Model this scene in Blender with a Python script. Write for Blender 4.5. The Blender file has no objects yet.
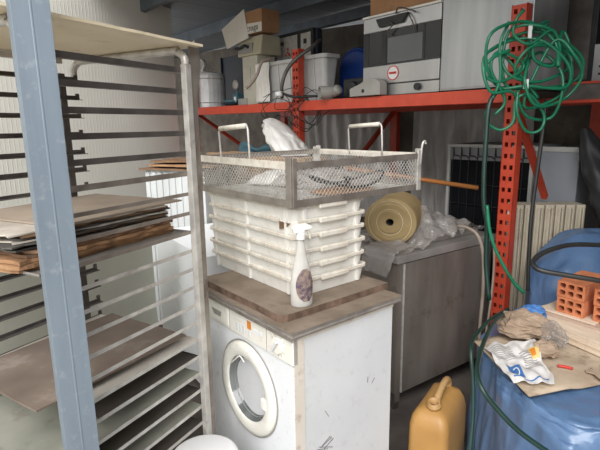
import bpy, math, random
from mathutils import Vector, Matrix, noise
C = bpy.context.scene.collection
R = math.radians
rnd = random.Random(7)

# ------------------------------------------------------------------ camera
H = 1.54; F = 480.0; PITCH = R(11.67); ROLL = R(-0.85)
cp, sp = math.cos(PITCH), math.sin(PITCH)
cr, sr = math.cos(ROLL), math.sin(ROLL)
A = Matrix(((1, 0, 0), (0, -sp, -cp), (0, cp, -sp)))
B = Matrix(((cr, -sr, 0), (sr, cr, 0), (0, 0, 1)))
CM = B @ A                                   # world direction -> (right, down, forward)
def at(px, py, Y):
    d = CM.transposed() @ Vector(((px-300)/F, (py-225)/F, 1)); t = Y/d.y
    return Vector((0, 0, H)) + d*t
cam = bpy.data.cameras.new('camera'); co = bpy.data.objects.new('camera', cam); C.objects.link(co)
rx, dn, fw = (CM.transposed() @ Vector(v) for v in ((1, 0, 0), (0, 1, 0), (0, 0, 1)))
m = Matrix((rx, -dn, -fw)).transposed().to_4x4(); m.translation = Vector((0, 0, H)); co.matrix_world = m
cam.sensor_width = 36; cam.lens = F/600*36; cam.clip_start = .05; cam.clip_end = 200
bpy.context.scene.camera = co

# ------------------------------------------------------------------ materials
def pmat(name, c1, c2=None, scale=6, rough=.6, metal=0, bump=0, bscale=None, c3=None, dirt=0, dscale=9,
         stretch=(1, 1, 1), spec=.5, trans=0, alpha=1, coat=0, detail=6):
    M = bpy.data.materials.new(name); M.use_nodes = True; nt = M.node_tree; N = nt.nodes; L = nt.links
    b = N['Principled BSDF']; b.inputs['Roughness'].default_value = rough; b.inputs['Metallic'].default_value = metal
    b.inputs['Specular IOR Level'].default_value = spec
    if trans: b.inputs['Transmission Weight'].default_value = trans
    if alpha < 1: b.inputs['Alpha'].default_value = alpha
    if coat: b.inputs['Coat Weight'].default_value = coat
    tc = N.new('ShaderNodeTexCoord'); mp = N.new('ShaderNodeMapping'); mp.inputs['Scale'].default_value = stretch
    L.new(tc.outputs['Object'], mp.inputs['Vector'])
    n = N.new('ShaderNodeTexNoise'); n.inputs['Scale'].default_value = scale; n.inputs['Detail'].default_value = detail
    L.new(mp.outputs['Vector'], n.inputs['Vector'])
    r = N.new('ShaderNodeValToRGB'); r.color_ramp.elements[0].position = .35; r.color_ramp.elements[1].position = .68
    c2 = c2 or tuple(v*.8 for v in c1)
    r.color_ramp.elements[0].color = (*c2, 1); r.color_ramp.elements[1].color = (*c1, 1)
    L.new(n.outputs['Fac'], r.inputs['Fac']); out = r.outputs['Color']
    if dirt:
        n2 = N.new('ShaderNodeTexNoise'); n2.inputs['Scale'].default_value = dscale; n2.inputs['Detail'].default_value = 9
        n2.inputs['Roughness'].default_value = .7
        L.new(tc.outputs['Object'], n2.inputs['Vector'])
        r2 = N.new('ShaderNodeValToRGB'); r2.color_ramp.elements[0].position = .56; r2.color_ramp.elements[1].position = .66
        r2.color_ramp.elements[0].color = (0, 0, 0, 1); r2.color_ramp.elements[1].color = (dirt, dirt, dirt, 1)
        L.new(n2.outputs['Fac'], r2.inputs['Fac'])
        mx = N.new('ShaderNodeMix'); mx.data_type = 'RGBA'
        L.new(r2.outputs['Color'], mx.inputs['Factor']); L.new(out, mx.inputs[6]); mx.inputs[7].default_value = (*(c3 or (.12, .08, .05)), 1)
        out = mx.outputs[2]
    L.new(out, b.inputs['Base Color'])
    if bump:
        n3 = N.new('ShaderNodeTexNoise'); n3.inputs['Scale'].default_value = bscale or scale*4; n3.inputs['Detail'].default_value = 5
        L.new(mp.outputs['Vector'], n3.inputs['Vector'])
        bp = N.new('ShaderNodeBump'); bp.inputs['Strength'].default_value = bump; bp.inputs['Distance'].default_value = .01
        L.new(n3.outputs['Fac'], bp.inputs['Height']); L.new(bp.outputs['Normal'], b.inputs['Normal'])
    return M
def ribmat(name, c1, c2, per, axis, rough=.6, metal=0, bump=.6, rib=(.5, .75), soft=.5):
    """panel with evenly spaced pressed ribs"""
    M = pmat(name, c1, c2, 1.5, rough, metal); nt = M.node_tree; N = nt.nodes; L = nt.links; b = N['Principled BSDF']
    tc = N.new('ShaderNodeTexCoord'); w = N.new('ShaderNodeTexWave'); w.bands_direction = axis; w.inputs['Scale'].default_value = 1/per/3.18*1.0
    L.new(tc.outputs['Object'], w.inputs['Vector'])
    r = N.new('ShaderNodeValToRGB'); r.color_ramp.elements[0].position = rib[0]; r.color_ramp.elements[1].position = rib[1]
    L.new(w.outputs['Fac'], r.inputs['Fac'])
    bp = N.new('ShaderNodeBump'); bp.inputs['Strength'].default_value = bump; bp.inputs['Distance'].default_value = .004
    L.new(r.outputs['Color'], bp.inputs['Height']); L.new(bp.outputs['Normal'], b.inputs['Normal'])
    return M
M = {
 'galv': pmat('galvanised', (.25, .305, .365), (.20, .25, .305), 14, .5, .35, .05, stretch=(1, 1, .15), dirt=.25, c3=(.5, .53, .56), dscale=30),
 'steel': pmat('dull steel', (.42, .38, .34), (.27, .235, .205), 12, .45, .6, .1, dirt=.4, c3=(.10, .06, .04)),
 'steeldark': pmat('dark steel', (.16, .145, .135), (.09, .08, .075), 12, .5, .5, .1),
 'alu': pmat('worn aluminium', (.66, .64, .60), (.48, .46, .43), 20, .4, .35, dirt=.4),
 'sheet': pmat('baking sheet', (.42, .42, .36), (.30, .31, .26), 5, .45, .25, dirt=.4, c3=(.20, .16, .11)),
 'traypale': pmat('pale tray', (.66, .62, .56), (.55, .51, .46), 6, .45, .2, dirt=.3),
 'sheetdark': pmat('dark baking sheet', (.11, .095, .08), (.06, .05, .043), 6, .6, .3),
 'rust': pmat('brown plate', (.235, .185, .15), (.165, .125, .10), 5, .6, .15, .05, dirt=.7, c3=(.34, .29, .25), dscale=5),
 'cream': pmat('cream board', (.78, .69, .52), (.70, .60, .43), 3, .6, dirt=.25, c3=(.2, .13, .07)),
 'boardtop': pmat('top board', (.38, .31, .245), (.29, .23, .175), 7, .7, 0, .05),
 'boardA': pmat('brown board', (.28, .16, .085), (.15, .085, .048), 10, .8, 0, .4, dirt=.5, c3=(.05, .035, .025)),
 'boardB': pmat('orange brown board', (.47, .27, .14), (.28, .15, .075), 10, .8, 0, .4, dirt=.6, c3=(.07, .045, .03)),
 'boardD': pmat('black board', (.045, .042, .04), (.10, .09, .08), 10, .6, 0, .3),
 'boardW': pmat('white faced board', (.62, .57, .50), (.36, .32, .27), 9, .6),
 'ply': pmat('dusty plywood', (.26, .205, .155), (.17, .13, .095), 7, .85, 0, .5, dirt=.5, c3=(.11, .08, .055), dscale=12),
 'plyedge': pmat('plywood edge', (.22, .14, .10), (.10, .065, .045), 20, .85, 0, .4),
 'grayedge': pmat('aged grey trim', (.40, .37, .34), (.22, .20, .185), 14, .6, .1, .2, dirt=.5),
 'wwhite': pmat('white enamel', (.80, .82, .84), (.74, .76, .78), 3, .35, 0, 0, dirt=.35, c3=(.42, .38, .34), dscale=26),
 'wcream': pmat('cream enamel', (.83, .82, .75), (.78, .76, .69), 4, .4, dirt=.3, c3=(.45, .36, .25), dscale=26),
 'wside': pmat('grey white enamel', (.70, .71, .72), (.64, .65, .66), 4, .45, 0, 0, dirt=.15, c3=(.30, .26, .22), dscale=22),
 'beigestrip': pmat('bare beige strip', (.72, .67, .60), (.66, .60, .52), 8, .7, dirt=.5, c3=(.28, .16, .09)),
 'plastic': pmat('dirty white plastic', (.80, .79, .75), (.73, .71, .66), 9, .5, dirt=.2, c3=(.45, .38, .30), dscale=20),
 'plasticrim': pmat('grimy plastic rim', (.74, .71, .63), (.58, .52, .44), 22, .55, dirt=.4, c3=(.40, .31, .23), dscale=28),
 'red': pmat('red paint', (.52, .062, .028), (.44, .045, .02), 12, .5, 0, .05, dirt=.35, c3=(.2, .05, .03), dscale=30),
 'redb': pmat('beam red paint', (.60, .080, .040), (.52, .062, .03), 10, .5, dirt=.3, c3=(.18, .05, .03), dscale=25),
 'deck': pmat('deck board', (.12, .10, .085), (.07, .06, .05), 6, .8),
 'black': pmat('black', (.015, .016, .018), (.025, .026, .028), 8, .5),
 'coilblack': pmat('matt black plate', (.006, .007, .009), (.010, .011, .013), 8, .9, spec=.1),
 'navy': pmat('navy black', (.012, .016, .03), (.02, .026, .042), 4, .5),
 'blackmet': pmat('black wire', (.012, .012, .013), (.02, .02, .02), 8, .4, .2),
 'stainless': pmat('stainless', (.50, .50, .50), (.40, .40, .405), 5, .33, .85, .03, stretch=(1, 1, .1)),
 'stainB': pmat('brushed stainless', (.46, .47, .48), (.36, .37, .38), 2.2, .42, .75, .06, stretch=(6, 6, .5)),
 'cabinet': pmat('stained steel', (.30, .265, .235), (.20, .17, .145), 3.5, .5, .5, .05, dirt=.5, c3=(.10, .075, .055), dscale=5, stretch=(2, 2, .5)),
 'cabtop': pmat('cabinet top steel', (.42, .40, .375), (.30, .28, .26), 6, .5, .5, .05),
 'innerp': pmat('inner oven panel', (.13, .135, .14), (.10, .105, .11), 3, .3),
 'glass': pmat('oven glass', (.02, .022, .026), (.012, .014, .018), 2, .05, 0, spec=.5),
 'bowl': pmat('grey door glass', (.20, .21, .21), (.11, .12, .12), 4, .12, 0, spec=.7),
 'drum': pmat('drum steel', (.40, .41, .40), (.28, .29, .28), 10, .4, .3),
 'carton': pmat('brown cardboard', (.40, .22, .11), (.32, .165, .08), 5, .85, dirt=.25),
 'cartonin': pmat('pale cardboard', (.74, .70, .64), (.66, .61, .54), 5, .85),
 'cartonold': pmat('old cardboard', (.52, .42, .31), (.37, .28, .20), 8, .9, 0, .3, dirt=.6, c3=(.17, .11, .07)),
 'plank': pmat('pale plank', (.76, .64, .50), (.66, .53, .40), 5, .8, 0, .2, stretch=(1, 8, 8), dirt=.3, c3=(.35, .24, .16)),
 'pinkwood': pmat('pinkish board', (.56, .42, .34), (.45, .32, .25), 8, .85, dirt=.4),
 'brick': pmat('clay brick', (.66, .24, .11), (.50, .16, .07), 18, .9, 0, .3, dirt=.25, c3=(.72, .38, .24), dscale=30),
 'jerry': pmat('old yellow plastic', (.46, .255, .08), (.38, .20, .06), 5, .45, 0, .05, dirt=.35, c3=(.33, .17, .06), dscale=12),
 'jerrytop': pmat('stained yellow plastic', (.46, .28, .12), (.37, .21, .075), 10, .5, 0, .05),
 'tarp': pmat('blue tarp', (.12, .21, .37), (.08, .15, .285), 3.5, .28, 0, 1, bscale=7, dirt=.3, c3=(.22, .30, .42), dscale=4, spec=.7),
 'paper': pmat('newspaper', (.70, .68, .66), (.58, .55, .53), 9, .8, 0, .1, dirt=.35, c3=(.42, .38, .36), dscale=40),
 'paperbrown': pmat('brown paper', (.44, .33, .24), (.28, .20, .14), 9, .9, 0, .5),
 'blueprint': pmat('blue print', (.07, .20, .48), (.05, .16, .42), 9, .6),
 'whiteprint': pmat('white print', (.8, .8, .8), (.7, .7, .7), 9, .6),
 'orange': pmat('orange sticker', (.72, .25, .03), (.60, .20, .03), 20, .6),
 'yellow': pmat('yellow print', (.85, .65, .25), (.75, .5, .2), 20, .6),
 'redprint': pmat('red print', (.62, .05, .03), (.5, .04, .03), 20, .6),
 'roll': pmat('yellowed roll', (.37, .275, .135), (.28, .20, .09), 8, .8, 0, .2, dirt=.5, c3=(.28, .19, .09)),
 'film': pmat('plastic film', (.48, .45, .42), (.38, .35, .33), 8, .12, 0, 1, bscale=30, alpha=.33, spec=1),
 'filmw': pmat('cloudy film', (.75, .73, .70), (.6, .58, .55), 8, .3, 0, .6, bscale=25, alpha=.95),
 'curtain': pmat('dusty sheeting', (.72, .70, .68), (.45, .43, .41), 5, .3, 0, 1, bscale=16, alpha=.85, stretch=(2, 2, .5)),
 'hoseg': pmat('green hose', (.014, .20, .105), (.011, .15, .075), 9, .3),
 'hosed': pmat('dark green hose', (.012, .045, .035), (.01, .03, .025), 9, .35),
 'hoseb': pmat('black hose', (.018, .02, .02), (.03, .032, .03), 9, .4),
 'hosebeige': pmat('beige hose', (.34, .28, .23), (.26, .21, .17), 9, .6),
 'rad': pmat('cream radiator', (.60, .54, .43), (.50, .44, .34), 6, .5, dirt=.45, c3=(.32, .25, .17), dscale=10),
 'fridge': pmat('grey fridge back', (.31, .32, .33), (.24, .25, .26), 4, .6),
 'fridgef': pmat('pale fridge frame', (.52, .52, .50), (.42, .42, .40), 6, .5),
 'freezer': pmat('grey blue panel', (.30, .32, .36), (.26, .28, .32), 2, .5),
 'machine': pmat('beige plastic', (.52, .48, .35), (.43, .39, .28), 7, .5, dirt=.3),
 'beige': pmat('pale beige plastic', (.55, .53, .44), (.47, .45, .37), 5, .5, dirt=.2),
 'greyp': pmat('grey plastic', (.35, .34, .31), (.28, .27, .25), 7, .5),
 'bluep': pmat('blue plastic', (.015, .06, .30), (.01, .04, .20), 4, .4),
 'teal': pmat('teal enamel', (.06, .14, .18), (.04, .10, .13), 8, .35),
 'foil': pmat('foil jacket', (.90, .90, .90), (.74, .74, .74), 9, .35, .15, .5, bscale=18),
 'binw': pmat('white tub plastic', (.56, .56, .55), (.46, .46, .45), 3, .5, dirt=.3, c3=(.3, .27, .23)),
 'bucket': pmat('white bucket', (.82, .82, .82), (.76, .76, .77), 5, .4),
 'bottle': pmat('cloudy bottle', (.78, .77, .74), (.68, .66, .62), 8, .3, alpha=.6),
 'label': pmat('worn label', (.30, .22, .17), (.08, .055, .09), 60, .7, dirt=.7, c3=(.55, .47, .38), dscale=45),
 'pole': pmat('varnished wood', (.42, .17, .05), (.32, .12, .035), 5, .4, stretch=(1, 1, 4)),
 'wood': pmat('raw timber', (.42, .28, .17), (.28, .18, .10), 7, .8, stretch=(1, 6, 6)),
 'concrete': pmat('rough concrete', (.20, .175, .145), (.11, .095, .08), 5, .95, 0, .9, bscale=22, dirt=.5, c3=(.10, .09, .075)),
 'yard': pmat('pale yard concrete', (.55, .52, .48), (.46, .44, .40), 3, .9),
 'purlin': pmat('purlin', (.17, .20, .23), (.12, .14, .165), 8, .5, .2),
 'floor': pmat('dirty floor', (.13, .11, .095), (.06, .05, .045), 4, .9, 0, .5, dirt=.5),
 'plainw': pmat('plain white appliance', (.88, .90, .92), (.85, .87, .89), 2, .4),
 'ribw': pmat('ribbed white', (.66, .68, .68), (.56, .58, .58), 4, .5),
 'chest': pmat('pale grey appliance', (.52, .52, .44), (.46, .46, .39), 3, .5),
}
M['wall'] = ribmat('ribbed cream panel', (.93, .92, .85), (.90, .89, .81), .036, 'X', .5, 0, .35, (.80, .97))
M['roof'] = ribmat('roof sheet', (.17, .185, .205), (.14, .155, .17), .30, 'X', .55, .2, 1, (.90, .99))

# ------------------------------------------------------------------ mesh builder
class MB:
    def __init__(s): s.v = []; s.f = []
    def add(s, vs, fs, T=None):
        o = len(s.v); s.v += [tuple(T @ Vector(p)) if T else tuple(p) for p in vs]; s.f += [tuple(i+o for i in f) for f in fs]; return s
    def box(s, x0, x1, y0, y1, z0, z1, T=None):
        vs = [(x, y, z) for z in (z0, z1) for y in (y0, y1) for x in (x0, x1)]
        return s.add(vs, [(0, 2, 3, 1), (4, 5, 7, 6), (0, 1, 5, 4), (2, 6, 7, 3), (0, 4, 6, 2), (1, 3, 7, 5)], T)
    def bar(s, p, q, w, h, up=(0, 0, 1)):
        p, q, up = Vector(p), Vector(q), Vector(up); d = (q-p).normalized(); a = d.cross(up).normalized()*w/2; b = a.cross(d).normalized()*h/2
        vs = [e+i*a+j*b for e in (p, q) for j in (-1, 1) for i in (-1, 1)]
        return s.add(vs, [(0, 2, 3, 1), (4, 5, 7, 6), (0, 1, 5, 4), (2, 6, 7, 3), (0, 4, 6, 2), (1, 3, 7, 5)])
    def tube(s, pts, r, n=8, smooth=True, seg=6, closed=False):
        pts = [Vector(p) for p in pts]
        if smooth and len(pts) > 2:
            P = [pts[-1]]+pts+[pts[0], pts[1]] if closed else [2*pts[0]-pts[1]]+pts+[2*pts[-1]-pts[-2]]
            out = []
            for i in range(1, len(P)-2):
                a, b, c, d = P[i-1:i+3]
                for k in range(seg):
                    t = k/seg; out.append(.5*((2*b)+(c-a)*t+(2*a-5*b+4*c-d)*t*t+(3*b-a-3*c+d)*t**3))
            if not closed: out.append(pts[-1])
            pts = out
        m_ = len(pts); vs = []; prev = None
        for i, p in enumerate(pts):
            t = (pts[(i+1) % m_ if closed else min(i+1, m_-1)]-pts[i-1 if (i or closed) else 0]).normalized()
            a = prev if prev is not None else (Vector((0, 0, 1)) if abs(t.z) < .9 else Vector((1, 0, 0)))
            a = (a-t*a.dot(t)); a = a.normalized() if a.length > 1e-6 else t.orthogonal().normalized(); prev = a; b = t.cross(a)
            rr = r(i/max(1, m_-1)) if callable(r) else r
            vs += [p+rr*(a*math.cos(2*math.pi*k/n)+b*math.sin(2*math.pi*k/n)) for k in range(n)]
        fs = []
        for i in range(m_ if closed else m_-1):
            j = (i+1) % m_
            fs += [(i*n+k, i*n+(k+1) % n, j*n+(k+1) % n, j*n+k) for k in range(n)]
        if not closed: fs += [tuple(range(n))[::-1], tuple((m_-1)*n+k for k in range(n))]
        return s.add(vs, fs)
    def lathe(s, prof, T=None, n=28, sy=1, a0=0, a1=2*math.pi):
        full = a1-a0 > 6.28; k_ = n if full else n+1; vs = []; fs = []
        for r, z in prof:
            vs += [(r*math.cos(a0+(a1-a0)*k/n), sy*r*math.sin(a0+(a1-a0)*k/n), z) for k in range(k_)]
        for i in range(len(prof)-1):
            fs += [(i*k_+k, i*k_+(k+1) % k_, (i+1)*k_+(k+1) % k_, (i+1)*k_+k) for k in range(n)]
        return s.add(vs, fs, T)
    def prism(s, poly, z0, z1, T=None):
        n = len(poly); vs = [(x, y, z) for z in (z0, z1) for x, y in poly]
        return s.add(vs, [tuple(range(n))[::-1], tuple(range(n, 2*n))]+[(i, (i+1) % n, n+(i+1) % n, n+i) for i in range(n)], T)
    def grid(s, fn, nu, nv):
        vs = [fn(i/nu, j/nv) for j in range(nv+1) for i in range(nu+1)]; w = nu+1
        return s.add(vs, [(j*w+i, j*w+i+1, (j+1)*w+i+1, (j+1)*w+i) for j in range(nv) for i in range(nu)])
    def build(s, name, mat, parent=None, smooth=False, bevel=0, solid=0, sub=0, T=None):
        me = bpy.data.meshes.new(name)
        vs = [tuple(T @ Vector(p)) for p in s.v] if T else s.v
        me.from_pydata(vs, [], s.f); me.update()
        me.materials.append(M[mat] if isinstance(mat, str) else mat)
        import bmesh
        bm = bmesh.new(); bm.from_mesh(me); bmesh.ops.recalc_face_normals(bm, faces=bm.faces); bm.to_mesh(me); bm.free()
        if smooth:
            for p in me.polygons: p.use_smooth = True
        o = bpy.data.objects.new(name, me); C.objects.link(o)
        if parent: o.parent = parent
        if solid: md = o.modifiers.new('thick', 'SOLIDIFY'); md.thickness = solid; md.offset = 0
        if sub: md = o.modifiers.new('sub', 'SUBSURF'); md.levels = md.render_levels = sub
        if bevel: md = o.modifiers.new('bev', 'BEVEL'); md.width = bevel; md.segments = 2; md.limit_method = 'ANGLE'
        return o
def tag(o, label=None, cat=None, group=None, kind=None):
    for k, v in (('label', label), ('category', cat), ('group', group), ('kind', kind)):
        if v: o[k] = v
    return o
def thing(name, label, cat, loc=(0, 0, 0), rz=0, group=None):
    o = bpy.data.objects.new(name, None); o.empty_display_size = .1; C.objects.link(o); o.location = loc; o.rotation_euler = (0, 0, rz)
    return tag(o, label, cat, group)
def copy_tree(o, parent=None):
    c = o.copy(); C.objects.link(c); c.parent = parent
    for ch in [x for x in bpy.data.objects if x.parent == o]: copy_tree(ch, c)
    return c
def Tr(x=0, y=0, z=0, rx=0, ry=0, rz=0):
    return Matrix.Translation((x, y, z)) @ Matrix.Rotation(rz, 4, 'Z') @ Matrix.Rotation(ry, 4, 'Y') @ Matrix.Rotation(rx, 4, 'X')
def rounded(w, h, r, n=5, cx=0, cy=0):
    out = []
    for sx, sy, a in ((1, 1, 0), (-1, 1, 90), (-1, -1, 180), (1, -1, 270)):
        for k in range(n+1):
            t = R(a+90*k/n); out.append((cx+sx*(w/2-r)+r*math.cos(t), cy+sy*(h/2-r)+r*math.sin(t)))
    return out
def nz(x, y, z=0, s=1): return noise.noise(Vector((x*s, y*s, z*s)))

# local frames
SH = Vector((1.04, 2.68, 0)); SHR = math.atan2(-.762, .647)             # storage rack: +x to the right along the beam, +y into the depth
SHT = Tr(SH.x, SH.y, 0, 0, 0, SHR)
def shl(x, y, z=0): return SHT @ Vector((x, y, z))
WA = Vector((-.404, 1.966, 0)); WAR = math.atan2(-.777, .629)
RK = Vector((-.37, 1.66, 0)); RKR = R(90-28.5)

# ------------------------------------------------------------------ setting
def struct(name, mb, mat, **k): return tag(mb.build(name, mat, **k), kind='structure')
struct('floor', MB().box(-4.5, 4.5, .9, 8, -.1, 0), 'floor')
struct('floor_outside', MB().box(-9, 9, -12, .9, -.1, -.004), 'yard')  # unseen ground, made pale to bounce light up under things
# left wall: plane from (-1.277,5.208) towards the camera, yaw 20.7
WL = Vector((-1.277, 5.208, 0)); wd = Vector((-.354, -.935, 0))
wr = math.atan2(wd.y, wd.x)
o = MB().box(0, 6.2, -.08, 0, 0, 2.75).build('wall_left', 'wall'); o.location = WL; o.rotation_euler = (0, 0, wr); tag(o, kind='structure')
o = MB().box(.0, 6.2, 0, .03, 0, .10).build('baseboard_left', 'concrete'); o.location = WL+Vector((-.01, 0, 0)); o.rotation_euler = (0, 0, wr); tag(o, kind='structure')
# back wall (slightly falling top edge leaves a gap under the eaves beam)
bw = MB(); bw.add([(x, y, z) for y in (1.47, 1.62) for x, z in ((-7, 0), (3.2, 0), (3.2, 2.34), (-1.0, 2.50), (-2.9, 2.62), (-7, 2.72))],
   [(0, 1, 2, 3, 4, 5), (11, 10, 9, 8, 7, 6)]+[(i, (i+1) % 6, 6+(i+1) % 6, 6+i) for i in range(6)])
o = bw.build('wall_back', 'concrete'); o.matrix_world = SHT; tag(o, kind='structure')
o = MB().box(-4.6, 3.2, 1.30, 1.38, 2.60, 2.70).build('trim_1', 'purlin'); o.matrix_world = SHT; tag(o, kind='structure')
o = MB().box(-5.6, 3.2, 0, 0.06, 0, 2.7).build('wall_right_added', 'concrete'); o.matrix_world = Tr(3.6, 1.2, 0, 0, 0, R(90)) ; o.location = (3.4, 1.6, 0); o.rotation_euler = (0, 0, R(50)); o.data.transform(Matrix.Translation((2.4, 0, 0))); tag(o, kind='structure')  # unseen wall, added to keep the right side dark
# sheet roof with its purlins
o = MB().box(-7.4, 3.4, -1.15, 2.4, 2.72, 2.76).build('ceiling', 'roof'); o.matrix_world = SHT; tag(o, kind='structure')  # unseen front edge cut back short of the post to admit daylight
for i, y in enumerate((-.55, .55)):
    o = MB().box(-5.4, 3.4, y, y+.06, 2.60, 2.72).build('trim_%d' % (i+2), 'purlin'); o.matrix_world = SHT; tag(o, kind='structure')

# ------------------------------------------------------------------ galvanised post
p = thing('steel_post', 'blue-grey galvanised square steel post standing nearest the camera on the left', 'post', (-.5685, 1.1, 0), R(37))
w, d = .0385, .055
mb = MB()
poly = [(-w, 0), (-.0025, 0), (-.0015, -.0006), (.0015, -.0006), (.0025, 0), (w, 0), (w, d), (-w, d)]
mb.prism(poly, 0, 2.72).build('shaft', 'galv', p, bevel=.004)
MB().box(-.08, .08, -.04, .10, 0, .008).build('base_plate', 'galv', p)

# ------------------------------------------------------------------ tray rack (bakery trolley)
Wd, Ln = .56, .56
rk = thing('tray_rack', 'tall worn steel bakery tray rack with many runners, left of the washing machine', 'rack', RK, RKR)
for y, nm in ((0, 0), (Wd, 1)):
    s = 1 if nm == 0 else -1
    for x in ((.0, -Ln) if nm == 0 else (-.06, -Ln)):
        mb = MB().box(x-.014, x+.014, y-.012, y+.012, .10, 1.745)
        mb.build('upright', 'alu' if nm == 0 and x == 0 else 'steeldark', rk, bevel=.003)
        if nm == 0 and x == 0: MB().box(x+.016, x+.046, y-.004, y+.004, .10, 1.73).build('upright_flange', 'steel', rk)
# top end loop and gusset
for x in (0, -Ln):
    pts = [(x, 0, 1.73), (x, .004, 1.765), (x, .03, 1.785), (x, .07, 1.79), (x, Wd-.07, 1.79), (x, Wd-.03, 1.785), (x, Wd-.004, 1.765), (x, Wd, 1.73)]
    MB().tube(pts, .013, 8, seg=3).build('end_bar', 'alu', rk, smooth=True)
MB().prism([(.018, 1.50), (.04, 1.50), (.042, 1.62), (.075, 1.74), (.07, 1.80), (.05, 1.825), (.018, 1.80)], -.002, .002, Tr(0, 0, 0, R(90))).build('gusset', 'steel', rk)
for y in (Wd, ): MB().bar((-Ln, y, 1.79), (0-.05, y, 1.79), .02, .02).build('top_bar', 'alu', rk)
for x in (0, -Ln): MB().bar((x, 0, .16), (x, Wd, .16), .025, .03).build('bottom_bar', 'steel', rk)
z0, dz, K = 1.722, .0682, 21
rail_z = [z0-dz*k for k in range(K)]
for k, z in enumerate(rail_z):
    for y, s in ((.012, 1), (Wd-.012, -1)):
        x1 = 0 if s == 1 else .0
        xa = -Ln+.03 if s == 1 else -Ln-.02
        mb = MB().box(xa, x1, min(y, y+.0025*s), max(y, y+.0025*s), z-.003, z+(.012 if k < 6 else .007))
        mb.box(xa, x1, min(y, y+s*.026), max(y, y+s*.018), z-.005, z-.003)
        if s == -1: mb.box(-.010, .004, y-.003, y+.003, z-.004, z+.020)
        mb.build('runner', ('steeldark' if k < 5 else 'steel' if k < 9 else 'alu') if s == 1 else 'steeldark', rk)  # near runners paler lower down: light on their top flanges put into the colour
for x in (-.02, -Ln+.03):
    for y in (.02, Wd-.02):
        c = MB().lathe([(0, -.015), (.045, -.015), (.05, -.008), (.05, .008), (.045, .015), (0, .015)], Tr(x, y, .052, R(90)), 16).build('caster', 'black', rk, smooth=True)
        MB().box(x-.02, x+.02, y-.022, y+.022, .085, .11).box(x-.012, x+.012, y-.022, y-.018, .05, .09).box(x-.012, x+.012, y+.018, y+.022, .05, .09).build('caster_fork', 'steel', c)

RT = Tr(RK.x, RK.y, 0, 0, 0, RKR)
def onrack(name, label, cat, mb, mat, x, y, z, rz=0, group=None, **k):
    o = mb.build(name, mat, **k); o.location = RT @ Vector((x, y, z)); o.rotation_euler = (0, 0, RKR+rz); return tag(o, label, cat, group)
def slab(L_, W_, t, chip=0, seed=0, curl=0):
    """thin board with ragged edges, origin at its right near corner, extending -x and +y"""
    r = random.Random(seed); n = 14; mb = MB(); ed = []
    for i in range(n): ed.append((-L_*i/n, chip*r.uniform(-1, 1)))
    for i in range(n): ed.append((-L_+chip*r.uniform(-1, 1), W_*i/n))
    for i in range(n): ed.append((-L_+L_*i/n, W_+chip*r.uniform(-1, 1)))
    for i in range(n): ed.append((chip*r.uniform(-1, 1), W_-W_*i/n))
    vs = []; m_ = len(ed)
    for zz in (0, t):
        for x, y in ed: vs.append((x, y, zz+curl*((x+L_/2)/(L_/2))**2*(1 if x < -L_/2 else .2)))
    return mb.add(vs, [tuple(range(m_))[::-1], tuple(range(m_, 2*m_))]+[(i, (i+1) % m_, m_+(i+1) % m_, m_+i) for i in range(m_)])
def tray(name, label, k, mat, rim=.008, x0=-.575, x1=-.005, group=None, W0=.017, W1=None):
    W1 = W1 or Wd-.017
    mb = MB().box(x0, x1, W0, W1, 0, .0025)
    mb.box(x0, x1, W0, W0+.002, 0, rim).box(x0, x1, W1-.002, W1, 0, rim).box(x0, x0+.002, W0, W1, 0, rim).box(x1-.002, x1, W0, W1, 0, rim)
    o = mb.build(name, mat); o.location = RT @ Vector((0, 0, rail_z[k]-.0028)); o.rotation_euler = (0, 0, RKR)
    return tag(o, label, 'tray', group)
# cream board across the top
onrack('board', 'large cream board laid flat across the top of the tray rack', 'board', slab(.69, .60, .008, .002, 3), 'cream', .056, -.03, 1.8035)
tray('baking_tray', 'dusty metal baking tray carrying the pile of boards in the tray rack', 8, 'cabtop')
tray('baking_tray', 'pale metal tray right under the big brown plate in the tray rack', 14, 'traypale', x0=-.49)
tray('baking_tray', 'dark baking tray one runner below the tray under the brown plate', 15, 'sheetdark', x0=-.45)
tray('baking_tray', 'greenish grey baking tray, upper of the two pale ones low in the rack', 16, 'sheet', x0=-.62)
tray('baking_tray', 'dark baking tray between the two greenish trays low in the rack', 17, 'sheetdark')
tray('baking_tray', 'greenish grey baking tray, lower of the two pale ones low in the rack', 18, 'sheet')
tray('baking_tray', 'lowest dark baking tray at the foot of the tray rack', 19, 'sheetdark')
onrack('metal_plate', 'large rust-brown flat plate sticking out of the lower rack toward the camera', 'plate', slab(.56, .42, .006, .001, 5), 'rust', -.035, .045, rail_z[14]+.020, R(-3.5))
# pile of boards
z = rail_z[8]+.0002
spec = [('boardB', .010, 'lowest thick orange-brown board of the pile on the rack tray', .57, .43),
 ('boardB', .011, 'second thick orange-brown board from the bottom of the pile', .56, .42),
 ('boardB', .010, 'third orange-brown board from the bottom of the pile', .555, .43),
 ('boardA', .009, 'dark brown board just over the orange-brown ones in the pile', .54, .42),
 ('boardA', .008, 'brown chipped board in the middle of the pile, under a black one', .52, .43),
 ('boardD', .005, 'lower black sheet in the pile of boards', .55, .42),
 ('boardA', .007, 'brown board between the two lower black sheets of the pile', .50, .43),
 ('boardD', .004, 'middle black sheet in the pile of boards', .55, .42),
 ('boardW', .004, 'pale faced board low among the black sheets of the pile', .53, .42),
 ('boardD', .005, 'upper black sheet in the pile of boards', .54, .43),
 ('boardA', .006, 'brown board under the curled white one near the top of the pile', .52, .43),
 ('boardW', .004, 'white board curling up at its left end, second from the top', .53, .42),
 ('boardtop', .005, 'smooth beige-brown board on top of the pile in the rack', .50, .44)]
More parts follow.
